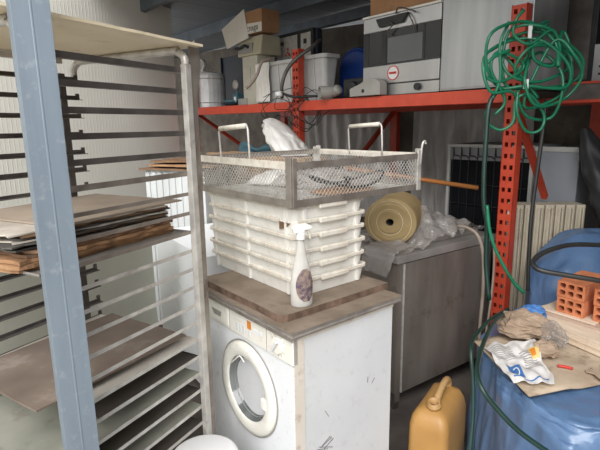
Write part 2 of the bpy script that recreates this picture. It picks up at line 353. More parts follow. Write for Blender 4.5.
for i, (mt, t, lb, L_, W_) in enumerate(spec):
    top = i == len(spec)-1
    x = -.015-.012*i*.3+rnd.uniform(-.02, .02); rz = R(rnd.uniform(-1.3, 1.3))
    if top: x, rz = .02, R(1.5)
    onrack('board', lb, 'board', slab(L_, W_, t, .009 if not top else .0015, 20+i, 0), mt, x, .075+rnd.uniform(-.008, .012), z, rz, 'boards piled on the rack tray')
    z += t+.0018

# ------------------------------------------------------------------ washing machine
wm = thing('washing_machine', 'old white front-loading washing machine with round door, under plywood', 'washing machine', WA, WAR)
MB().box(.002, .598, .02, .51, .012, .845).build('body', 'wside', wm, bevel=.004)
def wfront():
    mb = MB(); n = 40; cx, cz, r = .312, .53, .135; out = []; inn = []
    for k in range(n):
        a = 2*math.pi*k/n; c, s_ = math.cos(a), math.sin(a)
        inn.append((cx+r*c, 0, cz+r*s_))
        # ray to rectangle
        tx = ((.598-cx) if c > 0 else (cx-.002))/max(1e-6, abs(c)); tz = ((.735-cz) if s_ > 0 else (cz-.05))/max(1e-6, abs(s_)); t = min(tx, tz)
        out.append((cx+t*c, 0, cz+t*s_))
    vs = inn+out
    for P in ((.002, 0, .735), (.598, 0, .735), (.598, 0, .05), (.002, 0, .05)): vs.append(P)
    fs = [(k, (k+1) % n, n+(k+1) % n, n+k) for k in range(n)]
    # corners
    for ci, P in enumerate(vs[-4:]):
        best = None
        for k in range(n):
            a, b = out[k], out[(k+1) % n]
            if (abs(a[0]-P[0]) < 1e-4 or abs(b[0]-P[0]) < 1e-4) and (abs(a[2]-P[2]) < 1e-4 or abs(b[2]-P[2]) < 1e-4) and not (abs(a[0]-b[0]) < 1e-5 or abs(a[2]-b[2]) < 1e-5): best = k
        if best is not None: fs.append((n+best, n+(best+1) % n, 2*n+ci))
    return mb.add(vs, fs)
wfront().build('front_panel', 'wwhite', wm, solid=.0)
MB().box(.004, .596, .0, .02, .012, .05).build('kick_panel', 'wcream', wm)
MB().box(.562, .5985, -.002, .0, .05, .735).build('edge_strip', 'wwhite', wm)
MB().box(.5985, .600, .0, .045, .05, .842).build('corner_strip', 'beigestrip', wm)
MB().box(.5985, .6002, .045, .51, .825, .842).build('side_top_strip', 'beigestrip', wm)
pn = MB().box(0, .60, -.006, .02, .738, .845).build('control_panel', 'wcream', wm, bevel=.004)
MB().box(.02, .185, -.010, -.006, .752, .828).build('detergent_drawer', 'wcream', pn, bevel=.003)
MB().prism([(.055, .798), (.135, .798), (.125, .775), (.075, .775)], .0101, .012, Tr(0, 0, 0, R(90))).build('drawer_handle', 'greyp', pn)
for x in (.192, .448): MB().box(x, x+.002, -.0075, -.006, .742, .842).build('seam', 'greyp', pn)
MB().box(.322, .348, -.0075, -.006, .788, .820).build('orange_label', 'orange', pn)
for x in (.24, .262, .285, .325): MB().box(x, x+.014, -.0072, -.006, .755, .79).build('faded_print', 'wside', pn)
MB().box(.365, .415, -.0078, -.006, .785, .80).build('indicator_strip', 'wwhite', pn)
dl = MB().lathe([(.0, 0), (.032, 0), (.032, .005), (.028, .012), (0, .012)], Tr(.518, -.006, .79, R(90)), 28).build('dial', 'wcream', pn, smooth=False, bevel=.001)
MB().box(-.026, .026, -.005, .005, .012, .024, Tr(.518, -.006, .79, R(90)) @ Matrix.Rotation(R(55), 4, 'Z')).build('dial_grip', 'wside', dl, bevel=.002)
for a in range(0, 360, 30):
    MB().box(-.001, .001, .036, .041, 0, .001, Tr(.518, -.006, .79, R(90)) @ Matrix.Rotation(R(a), 4, 'Z')).build('dial_mark', 'greyp', dl)
DT = Tr(.305, 0, .53, R(90))
ring = MB().lathe([(.128, -.012), (.132, .012), (.138, .016), (.165, .019), (.184, .014), (.190, .005), (.190, -.0)], DT, 56).build('door', 'wcream', wm, smooth=True)
MB().lathe([(.191, .001), (.197, .001), (.197, .004), (.191, .004)], DT, 56).build('door_gap', 'greyp', ring)
MB().lathe([(.131, .01), (.124, -.005), (.112, -.03), (.09, -.052), (.05, -.066), (0, -.07)], DT, 48).build('door_glass', 'bowl', ring, smooth=True)
for rr, zz in ((.120, -.010), (.108, -.030), (.088, -.050)):
    MB().tube([DT @ Vector((rr*math.cos(t*math.pi/12), rr*math.sin(t*math.pi/12), zz)) for t in range(24)], .0022, 5, closed=True, seg=2).build('glass_ridge', 'drum', ring, smooth=True)
MB().box(.415, .445, -.022, -.004, .50, .545).build('door_latch', 'wcream', ring, bevel=.006)
MB().tube([(.20, -.012, .60), (.235, -.016, .628), (.27, -.014, .655), (.30, -.012, .64)], .0035, 6).build('torn_seal', 'plastic', ring, smooth=True)
mb = MB()
for q in range(5):
    x0, y0 = .6003, .10+q*.008
    mb.bar((x0, y0, .365+rnd.uniform(-.01, .02)), (x0, y0+rnd.uniform(.02, .09), .33+rnd.uniform(0, .07)), .0012, .0012)
for q in range(3):
    y0, zz = rnd.uniform(.1, .48), rnd.uniform(.2, .78); mb.bar((.6003, y0, zz), (.6003, y0+rnd.uniform(-.02, .02), zz+rnd.uniform(.01, .04)), .001, .001)
tag(mb.build('scratch', 'steeldark', wm), kind='stuff')
for x in (.05, .55):
    for y in (.06, .46): MB().lathe([(0, 0), (.02, 0), (.02, .012), (0, .012)], Tr(x, y, 0), 12).build('foot', 'black', wm)

def onwasher(name, label, cat, mb, mat, **k):
    o = mb.build(name, mat, **k); o.location = WA; o.rotation_euler = (0, 0, WAR); return tag(o, label, cat)
# worktop trim boards
lo = thing('worktop', 'aged grey-edged worktop lying directly on the washing machine', 'worktop', WA, WAR)
MB().box(-.028, .615, -.018, .54, .8455, .868).build('core', 'grayedge', lo, bevel=.002)
MB().box(-.03, .618, -.021, -.018, .861, .868).box(-.03, .618, -.021, -.018, .838, .851).box(.615, .618, -.018, .54, .861, .868).box(.615, .618, -.018, .54, .8455, .851).build('edging', 'steel', lo)
MB().box(-.028, .616, -.019, .54, .868, .870).build('surface', 'ply', lo)
pw = thing('plywood_sheet', 'dusty brown plywood sheet under the white crates, dark at its chipped edge', 'plywood', WA, WAR)
P = [(-.055, .004), (.20, .002), (.36, .006), (.505, .001), (.522, .012), (.530, .03), (.533, .25), (.530, .555), (-.05, .55)]
MB().prism(P, .8705, .896).build('core', 'plyedge', pw)
MB().prism([(x*.998+.0005, y*.997+.0008) for x, y in P], .896, .8972).build('surface', 'ply', pw)

# ------------------------------------------------------------------ crates
CR = Vector((-.028, 1.703, 0)); CRR = math.atan2(-.777, .629)            # near corner, +x toward near corner from the left
CT = Tr(CR.x, CR.y, 0, 0, 0, CRR)
def crate_parts(parent, broken=False):
    L_, W_, h = .66, .385, .072
    mb = MB(); t = .004
    # tapered shell: outer ring low -> high
    def ringp(off, z, r=.022): return [(x-L_/2, y+W_/2, z) for x, y in rounded(L_-2*off, W_-2*off, r, 4)]
    a = ringp(.016, 0); b = ringp(.008, h-.012); c = ringp(.012, h-.012); dd = ringp(.020, .004); n = len(a)
    vs = a+b+c+dd; fs = [tuple(range(n))]
    for i in range(n):
        j = (i+1) % n
        fs += [(i, j, n+j, n+i), (n+i, n+j, 2*n+j, 2*n+i), (2*n+i, 2*n+j, 3*n+j, 3*n+i)]
    fs.append(tuple(range(3*n, 4*n)))
    mb.add(vs, fs)
    for x in (-.60, -.33, -.06): mb.box(x-.006, x+.006, .004, .012, .004, h-.014)
    for y in (.06, .33): mb.box(-.012, -.004, y-.006, y+.006, .004, h-.014)
    mb.build('shell', 'plastic', parent)
    # rim with rounded corners (front run cut short where broken)
    o1 = ringp(-.002, 0, .028); i1 = ringp(.010, 0, .018)
    mb = MB(); zz0, zz1 = h-.014, h-.001
    for i in range(n):
        j = (i+1) % n
        if broken and (o1[i][0] > -.115 and o1[i][1] < .05) and not (abs(o1[i][0]-o1[j][0]) < 1e-6): continue
        if broken and abs(o1[i][1]-o1[j][1]) < 1e-6 and o1[i][1] < .05:
            mb.box(-.63, -.10, o1[i][1], i1[i][1], zz0, zz1); continue
        q = [o1[i], o1[j], i1[j], i1[i]]
        mb.add([(x, y, zz0) for x, y, _ in q]+[(x, y, zz1) for x, y, _ in q], [(0, 1, 2, 3), (4, 5, 6, 7), (0, 1, 5, 4), (1, 2, 6, 5), (2, 3, 7, 6), (3, 0, 4, 7)])
    mb.build('rim', 'plasticrim', parent, bevel=.0015)
    for xx in (.0, -L_-.0):
        sx = 1 if xx == 0 else -1
        MB().box(*sorted((xx, xx+.012*sx)), .12, .265, h-.020, h+.000).build('grip', 'plasticrim', parent, bevel=.004)
    if broken: MB().prism([(-.10, h-.012), (-.03, h-.012), (-.055, h-.030), (-.10, h-.045)], -.0085, -.006, Tr(0, 0, 0, R(90))).build('broken_gap', 'boardA', parent)
    return parent
labels = ['lowest white plastic dough crate, resting on the plywood', 'second white plastic crate from the bottom of the stack', 'third white plastic crate from the bottom of the stack',
          'white plastic crate third from the top of the stack', 'white plastic crate with a broken front rim, second from the top', 'topmost white plastic crate, directly under the wire basket']
cr0 = None
for i in range(6):
    zc = .898+.0566*i; dx, dy = rnd.uniform(-.004, .004), rnd.uniform(-.003, .003)
    P = CT @ Vector((dx-.006, dy+.016, zc))
    if i == 4: c = crate_parts(thing('plastic_crate', '', 'crate'), True)
    elif cr0 is None: c = cr0 = crate_parts(thing('plastic_crate', '', 'crate'))
    else: c = copy_tree(cr0)
    c.location = P; c.rotation_euler = (0, 0, CRR+R(rnd.uniform(-.5, .5))); c['label'] = labels[i]; c['category'] = 'crate'; c['group'] = 'white crates stacked on the washing machine'

# ------------------------------------------------------------------ wire basket
BL, BW, b0, b1 = .70, .73, 1.2545, 1.415
bk = thing('wire_basket', 'big square steel mesh basket with two loop handles on top of the crates', 'basket', (CR.x, CR.y, 0), CRR)
def mesh_panel(p0, ux, uz, w, h, name, pitch=.019, slope=1.2, r=.0011, mat='alu'):
    mb = MB(); p0, ux, uz = Vector(p0), Vector(ux), Vector(uz); nrm = ux.cross(uz)
    for s in (1, -1):
        x = -h/slope
        while x < w+h/slope:
            # line X = x + s*t/slope , t in 0..h
            xa = x if s == 1 else x
            t0, t1 = 0, h
            if s == 1: t0 = max(0, (0-xa)*slope); t1 = min(h, (w-xa)*slope)
            else: t0 = max(0, (xa-w)*slope); t1 = min(h, xa*slope)
            if t1-t0 > .004:
                a = p0+ux*(xa+s*t0/slope)+uz*t0+nrm*s*.0006; b = p0+ux*(xa+s*t1/slope)+uz*t1+nrm*s*.0006
                mb.bar(a, b, r*2, r*1.2, nrm)
            x += pitch
    return mb.build(name, mat, bk)
mesh_panel((-BL, 0, b0+.01), (1, 0, 0), (0, 0, 1), BL, b1-b0-.02, 'front_mesh')
mesh_panel((0, 0, b0+.01), (0, 1, 0), (0, 0, 1), BW, b1-b0-.02, 'side_mesh')
mesh_panel((-BL, BW, b0+.01), (1, 0, 0), (0, 0, 1), BL, b1-b0-.02, 'rear_mesh')
mesh_panel((-BL, 0, b0+.01), (0, 1, 0), (0, 0, 1), BW, b1-b0-.02, 'side_mesh')
mesh_panel((-BL, 0, b0+.006), (1, 0, 0), (0, 1, 0), BL, BW, 'bottom_mesh', .02, 1.35)
def angle_frame(z0_, z1_, nm, mat):
    mb = MB()
    mb.box(-BL-.004, .004, -.004, 0, z0_, z1_).box(-BL-.004, .004, BW, BW+.004, z0_, z1_).box(0, .004, 0, BW, z0_, z1_).box(-BL-.004, -BL, 0, BW, z0_, z1_)
    return mb.build(nm, mat, bk)
angle_frame(b0-.004, b0+.022, 'bottom_frame', 'steel')
MB().box(-BL, 0, 0, .02, b0-.004, b0-.001).box(-BL, 0, BW-.02, BW, b0-.004, b0-.001).box(-.02, 0, 0, BW, b0-.004, b0-.001).box(-BL, -BL+.02, 0, BW, b0-.004, b0-.001).build('bottom_flange', 'steel', bk)
mb = MB().box(-BL-.004, .004, -.006, 0, b1-.028, b1).box(-BL-.004, .004, BW, BW+.006, b1-.028, b1); mb.build('top_rail', 'plasticrim', bk)
mb = MB().box(0, .006, 0, BW, b1-.026, b1-.002).box(-BL-.006, -BL, 0, BW, b1-.026, b1-.002); mb.build('top_rail', 'steel', bk)
for x, y in ((0, 0), (-BL, 0), (0, BW), (-BL, BW)):
    sx = 1 if x == 0 else -1; sy = -1 if y == 0 else 1
    MB().box(*sorted((x-.026*sx, x+.006*sx)), *sorted((y, y+.008*sy)), b0-.006, b1+.018).box(*sorted((x, x+.008*sx)), *sorted((y-.02*sy, y)), b0-.006, b1+.012).build('corner_post', 'steel' if y == 0 else 'alu', bk, bevel=.002)
for y in (0, BW):
    xs = (-.485, -.265) if y == 0 else (-.44, -.22)
    h = MB().tube([(xs[0], y, b1-.02), (xs[0]-.004, y, b1+.02), (xs[0]-.010, y+.0, b1+.105), (xs[0], y, b1+.118), (xs[0]+.11, y, b1+.125), (xs[1]-.012, y, b1+.128), (xs[1]-.006, y, b1+.115), (xs[1]-.001, y, b1+.03), (xs[1], y, b1-.02)], .0045, 8, smooth=False).build('handle', 'alu', bk, smooth=True)
    MB().tube([(xs[0]+.0, y, b1+.118), (xs[1]-.022, y, b1+.128)], .0105, 10).build('handle_grip', 'plasticrim', h, smooth=True)
MB().tube([(0.004, BW, b1-.06), (.006, BW+.006, b1+.02), (.008, BW+.012, b1+.045), (.008, BW+.024, b1+.05), (.008, BW+.03, b1+.038)], .005, 8).build('corner_hook', 'alu', bk, smooth=True)
BT = Tr(CR.x, CR.y, 0, 0, 0, CRR)
def inb(name, label, cat, mb, mat, x, y, z, rz=0, **k):
    o = mb.build(name, mat, **k); o.location = BT @ Vector((x, y, z)); o.rotation_euler = (0, 0, CRR+rz); return tag(o, label, cat)
# things inside the basket
t = thing('pan_lid', 'curved glass lid with black rim lying inside the wire basket', 'lid', BT @ Vector((-.10, .38, b0+.010)), CRR+R(82))
def lidf(u, v): x = (u-.5)*.36; y = (v-.5)*.17*math.sqrt(max(.02, 1-(2*u-1)**2)); return (x, y, .030+.045*(2*u-1)**2)
MB().grid(lidf, 20, 6).build('lid_glass', 'film', t, smooth=True, solid=.003)
MB().tube([lidf(i/14, 0) for i in range(15)]+[lidf(1-i/14, 1) for i in range(15)], .0055, 6, closed=True, seg=2).build('rim', 'black', t, smooth=True)
MB().lathe([(0, .030), (.012, .03), (.012, .05), (.02, .055), (.02, .062), (0, .064)], None, 14).build('knob', 'black', t, smooth=True)
def crump(w, d, h, s, seed, sc=9):
    def f(u, v):
        x, y = (u-.5)*w, (v-.5)*d; e = min(u, 1-u, v, 1-v)*6; e = min(1, e)
        return (x+.02*nz(x+seed, y, 0, sc), y+.02*nz(x, y+seed, 4, sc), .004+h*e*(.5+.5*nz(x+seed, y, 1, sc))+.006*abs(nz(x, y, seed, sc*3)))
    return f
inb('cardboard_scrap', 'reddish brown scrap of cardboard under the lid in the wire basket', 'cardboard', MB().grid(crump(.26, .13, .03, 1, 3), 16, 12), 'carton', -.09, .34, b0+.012, R(80), smooth=True, solid=.003)
inb('plastic_bag', 'crumpled clear plastic bag lying in the middle of the wire basket', 'plastic bag', MB().grid(crump(.34, .34, .10, 1, 8), 26, 26), 'film', -.36, .44, b0+.012, R(20), smooth=True, solid=.001)
inb('paper_bag', 'greyish crumpled wrapping at the left end inside the wire basket', 'wrapping', MB().grid(crump(.22, .26, .09, 1, 18), 22, 22), 'filmw', -.55, .36, b0+.012, R(20), smooth=True, solid=.001)

# ------------------------------------------------------------------ spray bottle
sb = thing('spray_bottle', 'cloudy spray bottle with dirty purple label in front of the white crates', 'spray bottle', (.002, 1.662, .8975), R(20))
sb.scale = (1.02, 1.02, 1.10)
prof = [(0, 0), (.036, 0), (.040, .006), (.041, .03), (.040, .08), (.034, .12), (.024, .16), (.016, .195), (.013, .215), (.013, .232)]
MB().lathe(prof, None, 24, sy=.75).build('bottle', 'bottle', sb, smooth=True)
MB().lathe([(.0135, .225), (.017, .226), (.017, .243), (.010, .246), (0, .246)], None, 20).build('collar', 'plastic', sb)
MB().prism([(-.028, .246), (-.030, .262), (-.02, .274), (.02, .276), (.040, .266), (.040, .258), (.012, .254), (.010, .246)], -.010, .010, Tr(0, 0, 0, R(90))).build('spray_head', 'plastic', sb, bevel=.003)
MB().tube([(.014, 0, .256), (.030, 0, .245), (.036, 0, .222)], .0035, 6).build('trigger', 'plasticrim', sb, smooth=True)
MB().tube([(0, 0, .23), (.004, 0, .12), (0, 0, .01)], .002, 5).build('dip_tube', 'plastic', sb)
lp = [(.0415 if z_ < .085 else .0415-(z_-.085)*.19, z_) for z_ in [.022+.012*i for i in range(10)]]
mb = MB(); vs = []; nA = 12
for i, (r_, z_) in enumerate(lp):
    half = .95*math.sqrt(max(.0, 1-((z_-.076)/.056)**2))+.02
    for k in range(nA+1):
        a = R(-80)+half*(2*k/nA-1); vs.append((r_*math.cos(a), .75*r_*math.sin(a)-.0008, z_))
mb.add(vs, [(i*(nA+1)+k, i*(nA+1)+k+1, (i+1)*(nA+1)+k+1, (i+1)*(nA+1)+k) for i in range(len(lp)-1) for k in range(nA)])
mb.build('label', 'label', sb, smooth=True)

# ------------------------------------------------------------------ steel cabinet
CB = Vector((.496, 2.355, 0)); CBR = math.atan2(.574, .819)
cb = thing('steel_cabinet', 'stained stainless steel work cabinet behind the washing machine', 'cabinet', CB, CBR)
MB().box(0.012, .83, .012, .58, .10, .84).build('body', 'cabinet', cb)
MB().box(0, .85, 0, .60, .838, .88).build('worktop', 'cabtop', cb, bevel=.003)
MB().box(.014, .05, .008, .012, .05, .838).build('corner_strip', 'cabinet', cb)
MB().box(.058, .80, .002, .012, .10, .832).build('door', 'cabinet', cb, bevel=.002)
MB().box(.054, .058, .001, .012, .10, .832).build('door_edge', 'alu', cb)
for x in (.02, .79):
    for y in (.02, .54): MB().box(x, x+.035, y, y+.035, 0, .10).build('leg', 'steeldark', cb)
def oncab(x, y, z=.88): return Tr(CB.x, CB.y, 0, 0, 0, CBR) @ Vector((x, y, z))
o = MB().box(-.02, .55, -.012, .012, 0, .004).box(-.02, .55, -.012, -.009, 0, .03).box(-.02, .55, .009, .012, 0, .03).build('steel_channel', 'cabtop'); o.location = oncab(.24, .10, .8805); o.rotation_euler = (0, 0, CBR)
tag(o, 'pale steel channel lying along the front edge of the steel cabinet top', 'channel')
# paper roll
rl = thing('sheet_roll', 'thick yellowed roll lying end-on beneath the wire basket corner', 'roll', oncab(.125, .185, .8805), 0)
ax = R(-22); RLT = Matrix.Rotation(ax, 4, 'Z') @ Tr(0, 0, .135, R(-90))
prof = [(.020, .0), (.06, -.004), (.07, .000), (.10, -.003), (.132, .004), (.135, .012), (.135, .30), (.02, .30)]
MB().lathe(prof, RLT @ Matrix.Diagonal((1.08, .97, 1, 1)), 40).build('wound_sheet', 'roll', rl, smooth=False)
MB().lathe([(.020, .30), (.020, .0)], RLT, 20).build('core_hole', 'boardD', rl)
mb = MB()
for r_ in (.072, .118): mb.tube([RLT @ Vector((r_*math.cos(k*math.pi/16), r_*math.sin(k*math.pi/16), -.003)) for k in range(32)], .0013, 4, closed=True, seg=1)
mb.build('layer_edge', 'cream', rl)
# clear film heaped beside and over the roll
def film(u, v):
    x = -.06+u*.70; y = -.03+v*.42
    z = .005+.17*math.exp(-((x-.30)/.16)**2-((y-.20)/.18)**2)+.07*math.exp(-((x-.52)/.12)**2)+.030*nz(x, y, 0, 14)+.035*abs(nz(x, y, 3, 9))+.012*nz(x, y, 5, 30)
    if y < 0: z -= .0
    return oncab(x+.10, y+.035, .884+max(0, z))
tag(MB().grid(film, 80, 56).build('plastic_film', 'film', smooth=True, solid=.001), 'heap of crumpled clear plastic film on the steel cabinet, right of the roll', 'plastic film')
def drape(u, v):
    # film hanging over the left end of the cabinet
    P = [(.13, -.012, .912), (.03, -.02, .905), (-.02, -.03, .895), (-.035, -.02, .84), (-.045, .0, .77)]
    t = u*4; i = min(3, int(t)); f = t-i; a, b = Vector(P[i]), Vector(P[i+1]); q = a+(b-a)*f
    q += Vector((0, v*.22, .012*nz(u*3, v*3, 2, 3)))
    return oncab(q.x+.0, q.y+.03, q.z)
tag(MB().grid(drape, 24, 12).build('plastic_film', 'film', smooth=True, solid=.001), 'strip of dusty plastic film hanging off the left end of the steel cabinet', 'plastic film')

# ------------------------------------------------------------------ storage rack
sr_ = thing('storage_rack', 'tall red perforated storage rack along the back wall carrying appliances', 'rack', SH, SHR)
def perforated(x0, x1, y0, z0_, z1_, dep, pitch=.0605, hw=.019, hh=.024):
    """open channel: perforated face looking along -y, solid sides"""
    mb = MB(); t = .003; w_ = x1-x0; cA, cB = x0+w_*.29, x0+w_*.71
    z = z0_
    while z < z1_-.01:
        za, zb = z, min(z+pitch, z1_); hc = z+pitch*.5
        if hc+hh/2 > z1_: mb.box(x0, x1, y0, y0+t, za, zb); break
        mb.box(x0, x1, y0, y0+t, za, hc-hh/2).box(x0, x1, y0, y0+t, hc+hh/2, zb)
        mb.box(x0, cA-hw/2, y0, y0+t, hc-hh/2, hc+hh/2).box(cA+hw/2, cB-hw/2, y0, y0+t, hc-hh/2, hc+hh/2).box(cB+hw/2, x1, y0, y0+t, hc-hh/2, hc+hh/2)
        z += pitch
    mb.box(x0, x0+t, y0, y0+dep, z0_, z1_).box(x1-t, x1, y0, y0+dep, z0_, z1_)
    mb.box(x0, x0+w_*.36, y0+dep-t, y0+dep, z0_, z1_).box(x1-w_*.36, x1, y0+dep-t, y0+dep, z0_, z1_)
    return mb
for x0 in (.085, -1.675, -3.385):
    perforated(x0, x0+.08, 0, .004, 2.125, .055).build('upright', 'red', sr_)
    MB().box(x0, x0+.08, 1.22, 1.275, .004, 2.1).build('rear_upright', 'red', sr_)
    MB().box(x0-.01, x0+.09, -.01, .065, 0, .004).box(x0-.01, x0+.09, 1.21, 1.285, 0, .004).build('foot_plate', 'steeldark', sr_)
for xx, ya, za, yb, zb in ((.125, .055, 1.61, .50, 1.09), (-1.635, 1.22, 1.655, .70, 1.21), (-3.345, .06, 1.68, 1.20, .95)):
    MB().bar((xx, ya, za), (xx, yb, zb), .035, .03, (1, 0, 0)).build('brace', 'red', sr_)
for xa, xb, za, zb in ((-3.305, -1.675, 1.740, 1.730), (-1.595, .085, 1.730, 1.720)):
    mb = MB(); t = .074
    mb.add([(x, y, z) for y in (-.004, .036) for x, z in ((xa, za-t), (xb, zb-t), (xb, zb), (xa, za))], [(0, 1, 2, 3), (7, 6, 5, 4), (0, 1, 5, 4), (1, 2, 6, 5), (2, 3, 7, 6), (3, 0, 4, 7)])
    mb.build('beam', 'redb', sr_, bevel=.003)
    MB().box(xa, xb, 1.225, 1.265, 1.655, 1.728).build('rear_beam', 'red', sr_)
    MB().box(xa-.0, xb, .036, 1.225, 1.712, 1.7195 if xa > -2 else 1.729).build('shelf_board', 'deck', sr_)
# short bay to the right, set back
mb = MB().box(.165, 1.9, .50, .505, 1.655, 1.758); mb.build('side_panel', 'steeldark', sr_)
MB().box(.165, 1.9, .492, .535, 1.748, 1.760).box(.165, 1.9, .492, .535, 1.645, 1.662).build('side_beam', 'red', sr_)
MB().box(.165, 1.9, .535, 1.22, 1.750, 1.758).build('shelf_board', 'deck', sr_)
MB().box(1.82, 1.90, .5, .55, .004, 2.1).build('rear_upright', 'red', sr_)

def onsh(name, label, cat, mb, mat, x, y, z=1.7305, rz=0, **k):
    o = mb.build(name, mat, **k); o.location = shl(x, y, z); o.rotation_euler = (0, 0, SHR+rz); return tag(o, label, cat)
def shthing(name, label, cat, x, y, z=1.7305, rz=0): return thing(name, label, cat, shl(x, y, z), SHR+rz)

# foil jacketed tank with gauge
t = shthing('metal_tank', 'dented silver metal tank with a small dial at the left end of the red shelf', 'tank', -3.45, .262, 1.7415)
t.scale = (1.08, 1.08, 1.0)
MB().lathe([(0, 0), (.175, 0), (.18, .01), (.18, .34), (.17, .365), (.10, .385), (0, .39)], None, 26).build('shell', 'foil', t, smooth=False, bevel=.002)
MB().lathe([(.181, .05), (.184, .055), (.181, .06)], None, 26).lathe([(.181, .30), (.184, .305), (.181, .31)], None, 26).build('band', 'alu', t)
g = MB().lathe([(0, 0), (.055, 0), (.058, .005), (.058, .03), (.05, .034), (0, .034)], Tr(0, -.03, .46, R(90)), 24).build('dial', 'alu', t, smooth=False)
MB().lathe([(0, 0.0345), (.045, .0345)], Tr(0, -.03, .46, R(90)), 24).build('dial_face', 'greyp', g)
MB().lathe([(.022, 0), (.022, .05)], Tr(0, -.04, .37), 12).build('valve_stem', 'alu', t)
# dark cabinet panel behind
onsh('panel', 'very dark navy panel standing behind the silver tank and the small blue device', 'panel', MB().box(-.36, .36, 0, .03, 0, .60).box(-.36, -.34, -.02, 0, 0, .60).box(.34, .36, -.02, 0, 0, .60), 'navy', -3.36, .62, 1.7305)
# small teal device
t = shthing('kitchen_scale', 'small dark teal device with a round dial beside the silver tank', 'scale', -2.70, .12, 1.7405)
MB().lathe([(0, 0), (.05, 0), (.12, .035), (.125, .045), (.03, .06), (0, .06)], Tr(-.03, 0, .0), 24).build('base_dish', 'teal', t, smooth=True)
MB().box(.02, .10, -.04, .04, .04, .11).build('housing', 'teal', t, bevel=.008)
MB().tube([(.05, 0, .10), (.05, 0, .17)], .012, 8).build('stem', 'teal', t)
MB().lathe([(0, 0), (.045, 0), (.048, .012), (.02, .022), (0, .022)], Tr(.05, -.01, .19, R(90)), 20).build('dial', 'greyp', t, smooth=True)
MB().box(.10, .25, -.03, .03, .0, .06).build('arm', 'greyp', t, bevel=.005)
MB().box(.055, .085, -.045, -.04, .03, .08).build('white_tag', 'whiteprint', t)
# beige panel box
t = shthing('junction_box', 'tall pale beige plastic box left of the white tub on the shelf', 'box', -2.385, .10, 1.7365)
MB().box(-.13, .10, 0, .20, 0, .43).build('body', 'beige', t, bevel=.006)
MB().box(-.10, .0, -.006, 0, .14, .34).build('door', 'beige', t, bevel=.003)
# beige machine on top of it
t = shthing('beige_machine', 'small beige machine with black lever, on the tall beige box', 'machine', -2.36, .09, 2.168, R(4))
MB().add([(x, y, z) for x, y, z in ((-.20, 0, 0), (.13, 0, .0), (.13, .26, 0), (-.20, .26, 0), (-.20, .03, .16), (.13, .03, .17), (.13, .24, .17), (-.20, .24, .16))], [(0, 1, 2, 3), (4, 5, 6, 7), (0, 1, 5, 4), (1, 2, 6, 5), (2, 3, 7, 6), (3, 0, 4, 7)]).build('body', 'machine', t, bevel=.012)
MB().box(-.18, .02, -.004, .02, .025, .105).build('recess', 'greyp', t, bevel=.004)
MB().tube([(-.20, -.02, .075), (-.14, -.02, .07), (-.07, -.02, .085), (-.02, -.015, .07)], .013, 8).build('lever', 'black', t, smooth=True)
# opened cardboard box lying on top
t = shthing('cardboard_box', 'opened pale cardboard box with printed side, tipped on the beige machine', 'box', -2.42, .12, 2.349, R(0))
def boxpoly(P, d): return MB().add([(x, -.05, z) for x, z in P]+[(x, -.05+d, z) for x, z in P], [(0, 1, 2, 3), (7, 6, 5, 4), (0, 1, 5, 4), (1, 2, 6, 5), (2, 3, 7, 6), (3, 0, 4, 7)])
boxpoly([(-.30, -.085), (.06, -.035), (-.0, .215), (-.38, .10)], .006).build('front_flap', 'cartonin', t)
MB().add([(-.38, -.045, .10), (-.30, -.045, -.085), (-.38, -.0, -.06), (-.41, .03, .06), (-.47, .05, .12)], [(0, 1, 2, 3, 4)]).build('side_flap', 'cartonin', t, solid=.004)
MB().add([(x, y, z) for z in (0, .10, .185) for x, y in ((-.02, -.04), (.24, -.03), (.24, .16), (-.02, .16))], [(0, 1, 2, 3), (0, 1, 5, 4), (1, 2, 6, 5), (2, 3, 7, 6), (3, 0, 4, 7), (8, 9, 10, 11), (4, 5, 9, 8), (5, 6, 10, 9), (6, 7, 11, 10), (7, 4, 8, 11)]).build('carton', 'carton', t)
MB().add([(-.0, -.044, .0), (.24, -.034, .0), (.24, -.034, .075), (.0, -.044, .09)], [(0, 1, 2, 3)]).build('printed_band', 'cartonin', t, solid=.002)
fc = bpy.data.curves.new('printed_text', 'FONT'); fc.body = 'cnaga'; fc.size = .075; fc.extrude = .0006; fc.materials.append(M['steeldark'])
fo = bpy.data.objects.new('printed_text', fc); C.objects.link(fo); bpy.context.view_layer.update()
fm = bpy.data.meshes.new_from_object(fo.evaluated_get(bpy.context.evaluated_depsgraph_get())); bpy.data.objects.remove(fo)
fo = bpy.data.objects.new('printed_text', fm); C.objects.link(fo); fo.parent = t; fo.location = (.03, -.0445, .02); fo.rotation_euler = (R(90), 0, R(1.5))
# white tub
t = shthing('plastic_tub', 'long white ribbed plastic tub in the middle of the red shelf', 'tub', -1.83, .10, 1.7345)
L_, W_, h_ = .84, .17, .34
mb = MB(); a = [(x, y+W_/2, 0) for x, y in rounded(L_-.06, W_-.06, .04)]; b = [(x, y+W_/2, h_) for x, y in rounded(L_, W_, .04)]
c_ = [(x, y+W_/2, h_) for x, y in rounded(L_-.012, W_-.012, .035)]; e_ = [(x, y+W_/2, .006) for x, y in rounded(L_-.072, W_-.072, .035)]; n = len(a)
mb.add(a+b+c_+e_, [tuple(range(n))]+[q for i in range(n) for q in ((i, (i+1) % n, n+(i+1) % n, n+i), (n+i, n+(i+1) % n, 2*n+(i+1) % n, 2*n+i), (2*n+i, 2*n+(i+1) % n, 3*n+(i+1) % n, 3*n+i))]+[tuple(range(3*n, 4*n))])
mb.build('shell', 'binw', t)
mb = MB(); o1 = rounded(L_+.03, W_+.03, .05); i1 = rounded(L_-.012, W_-.012, .035)
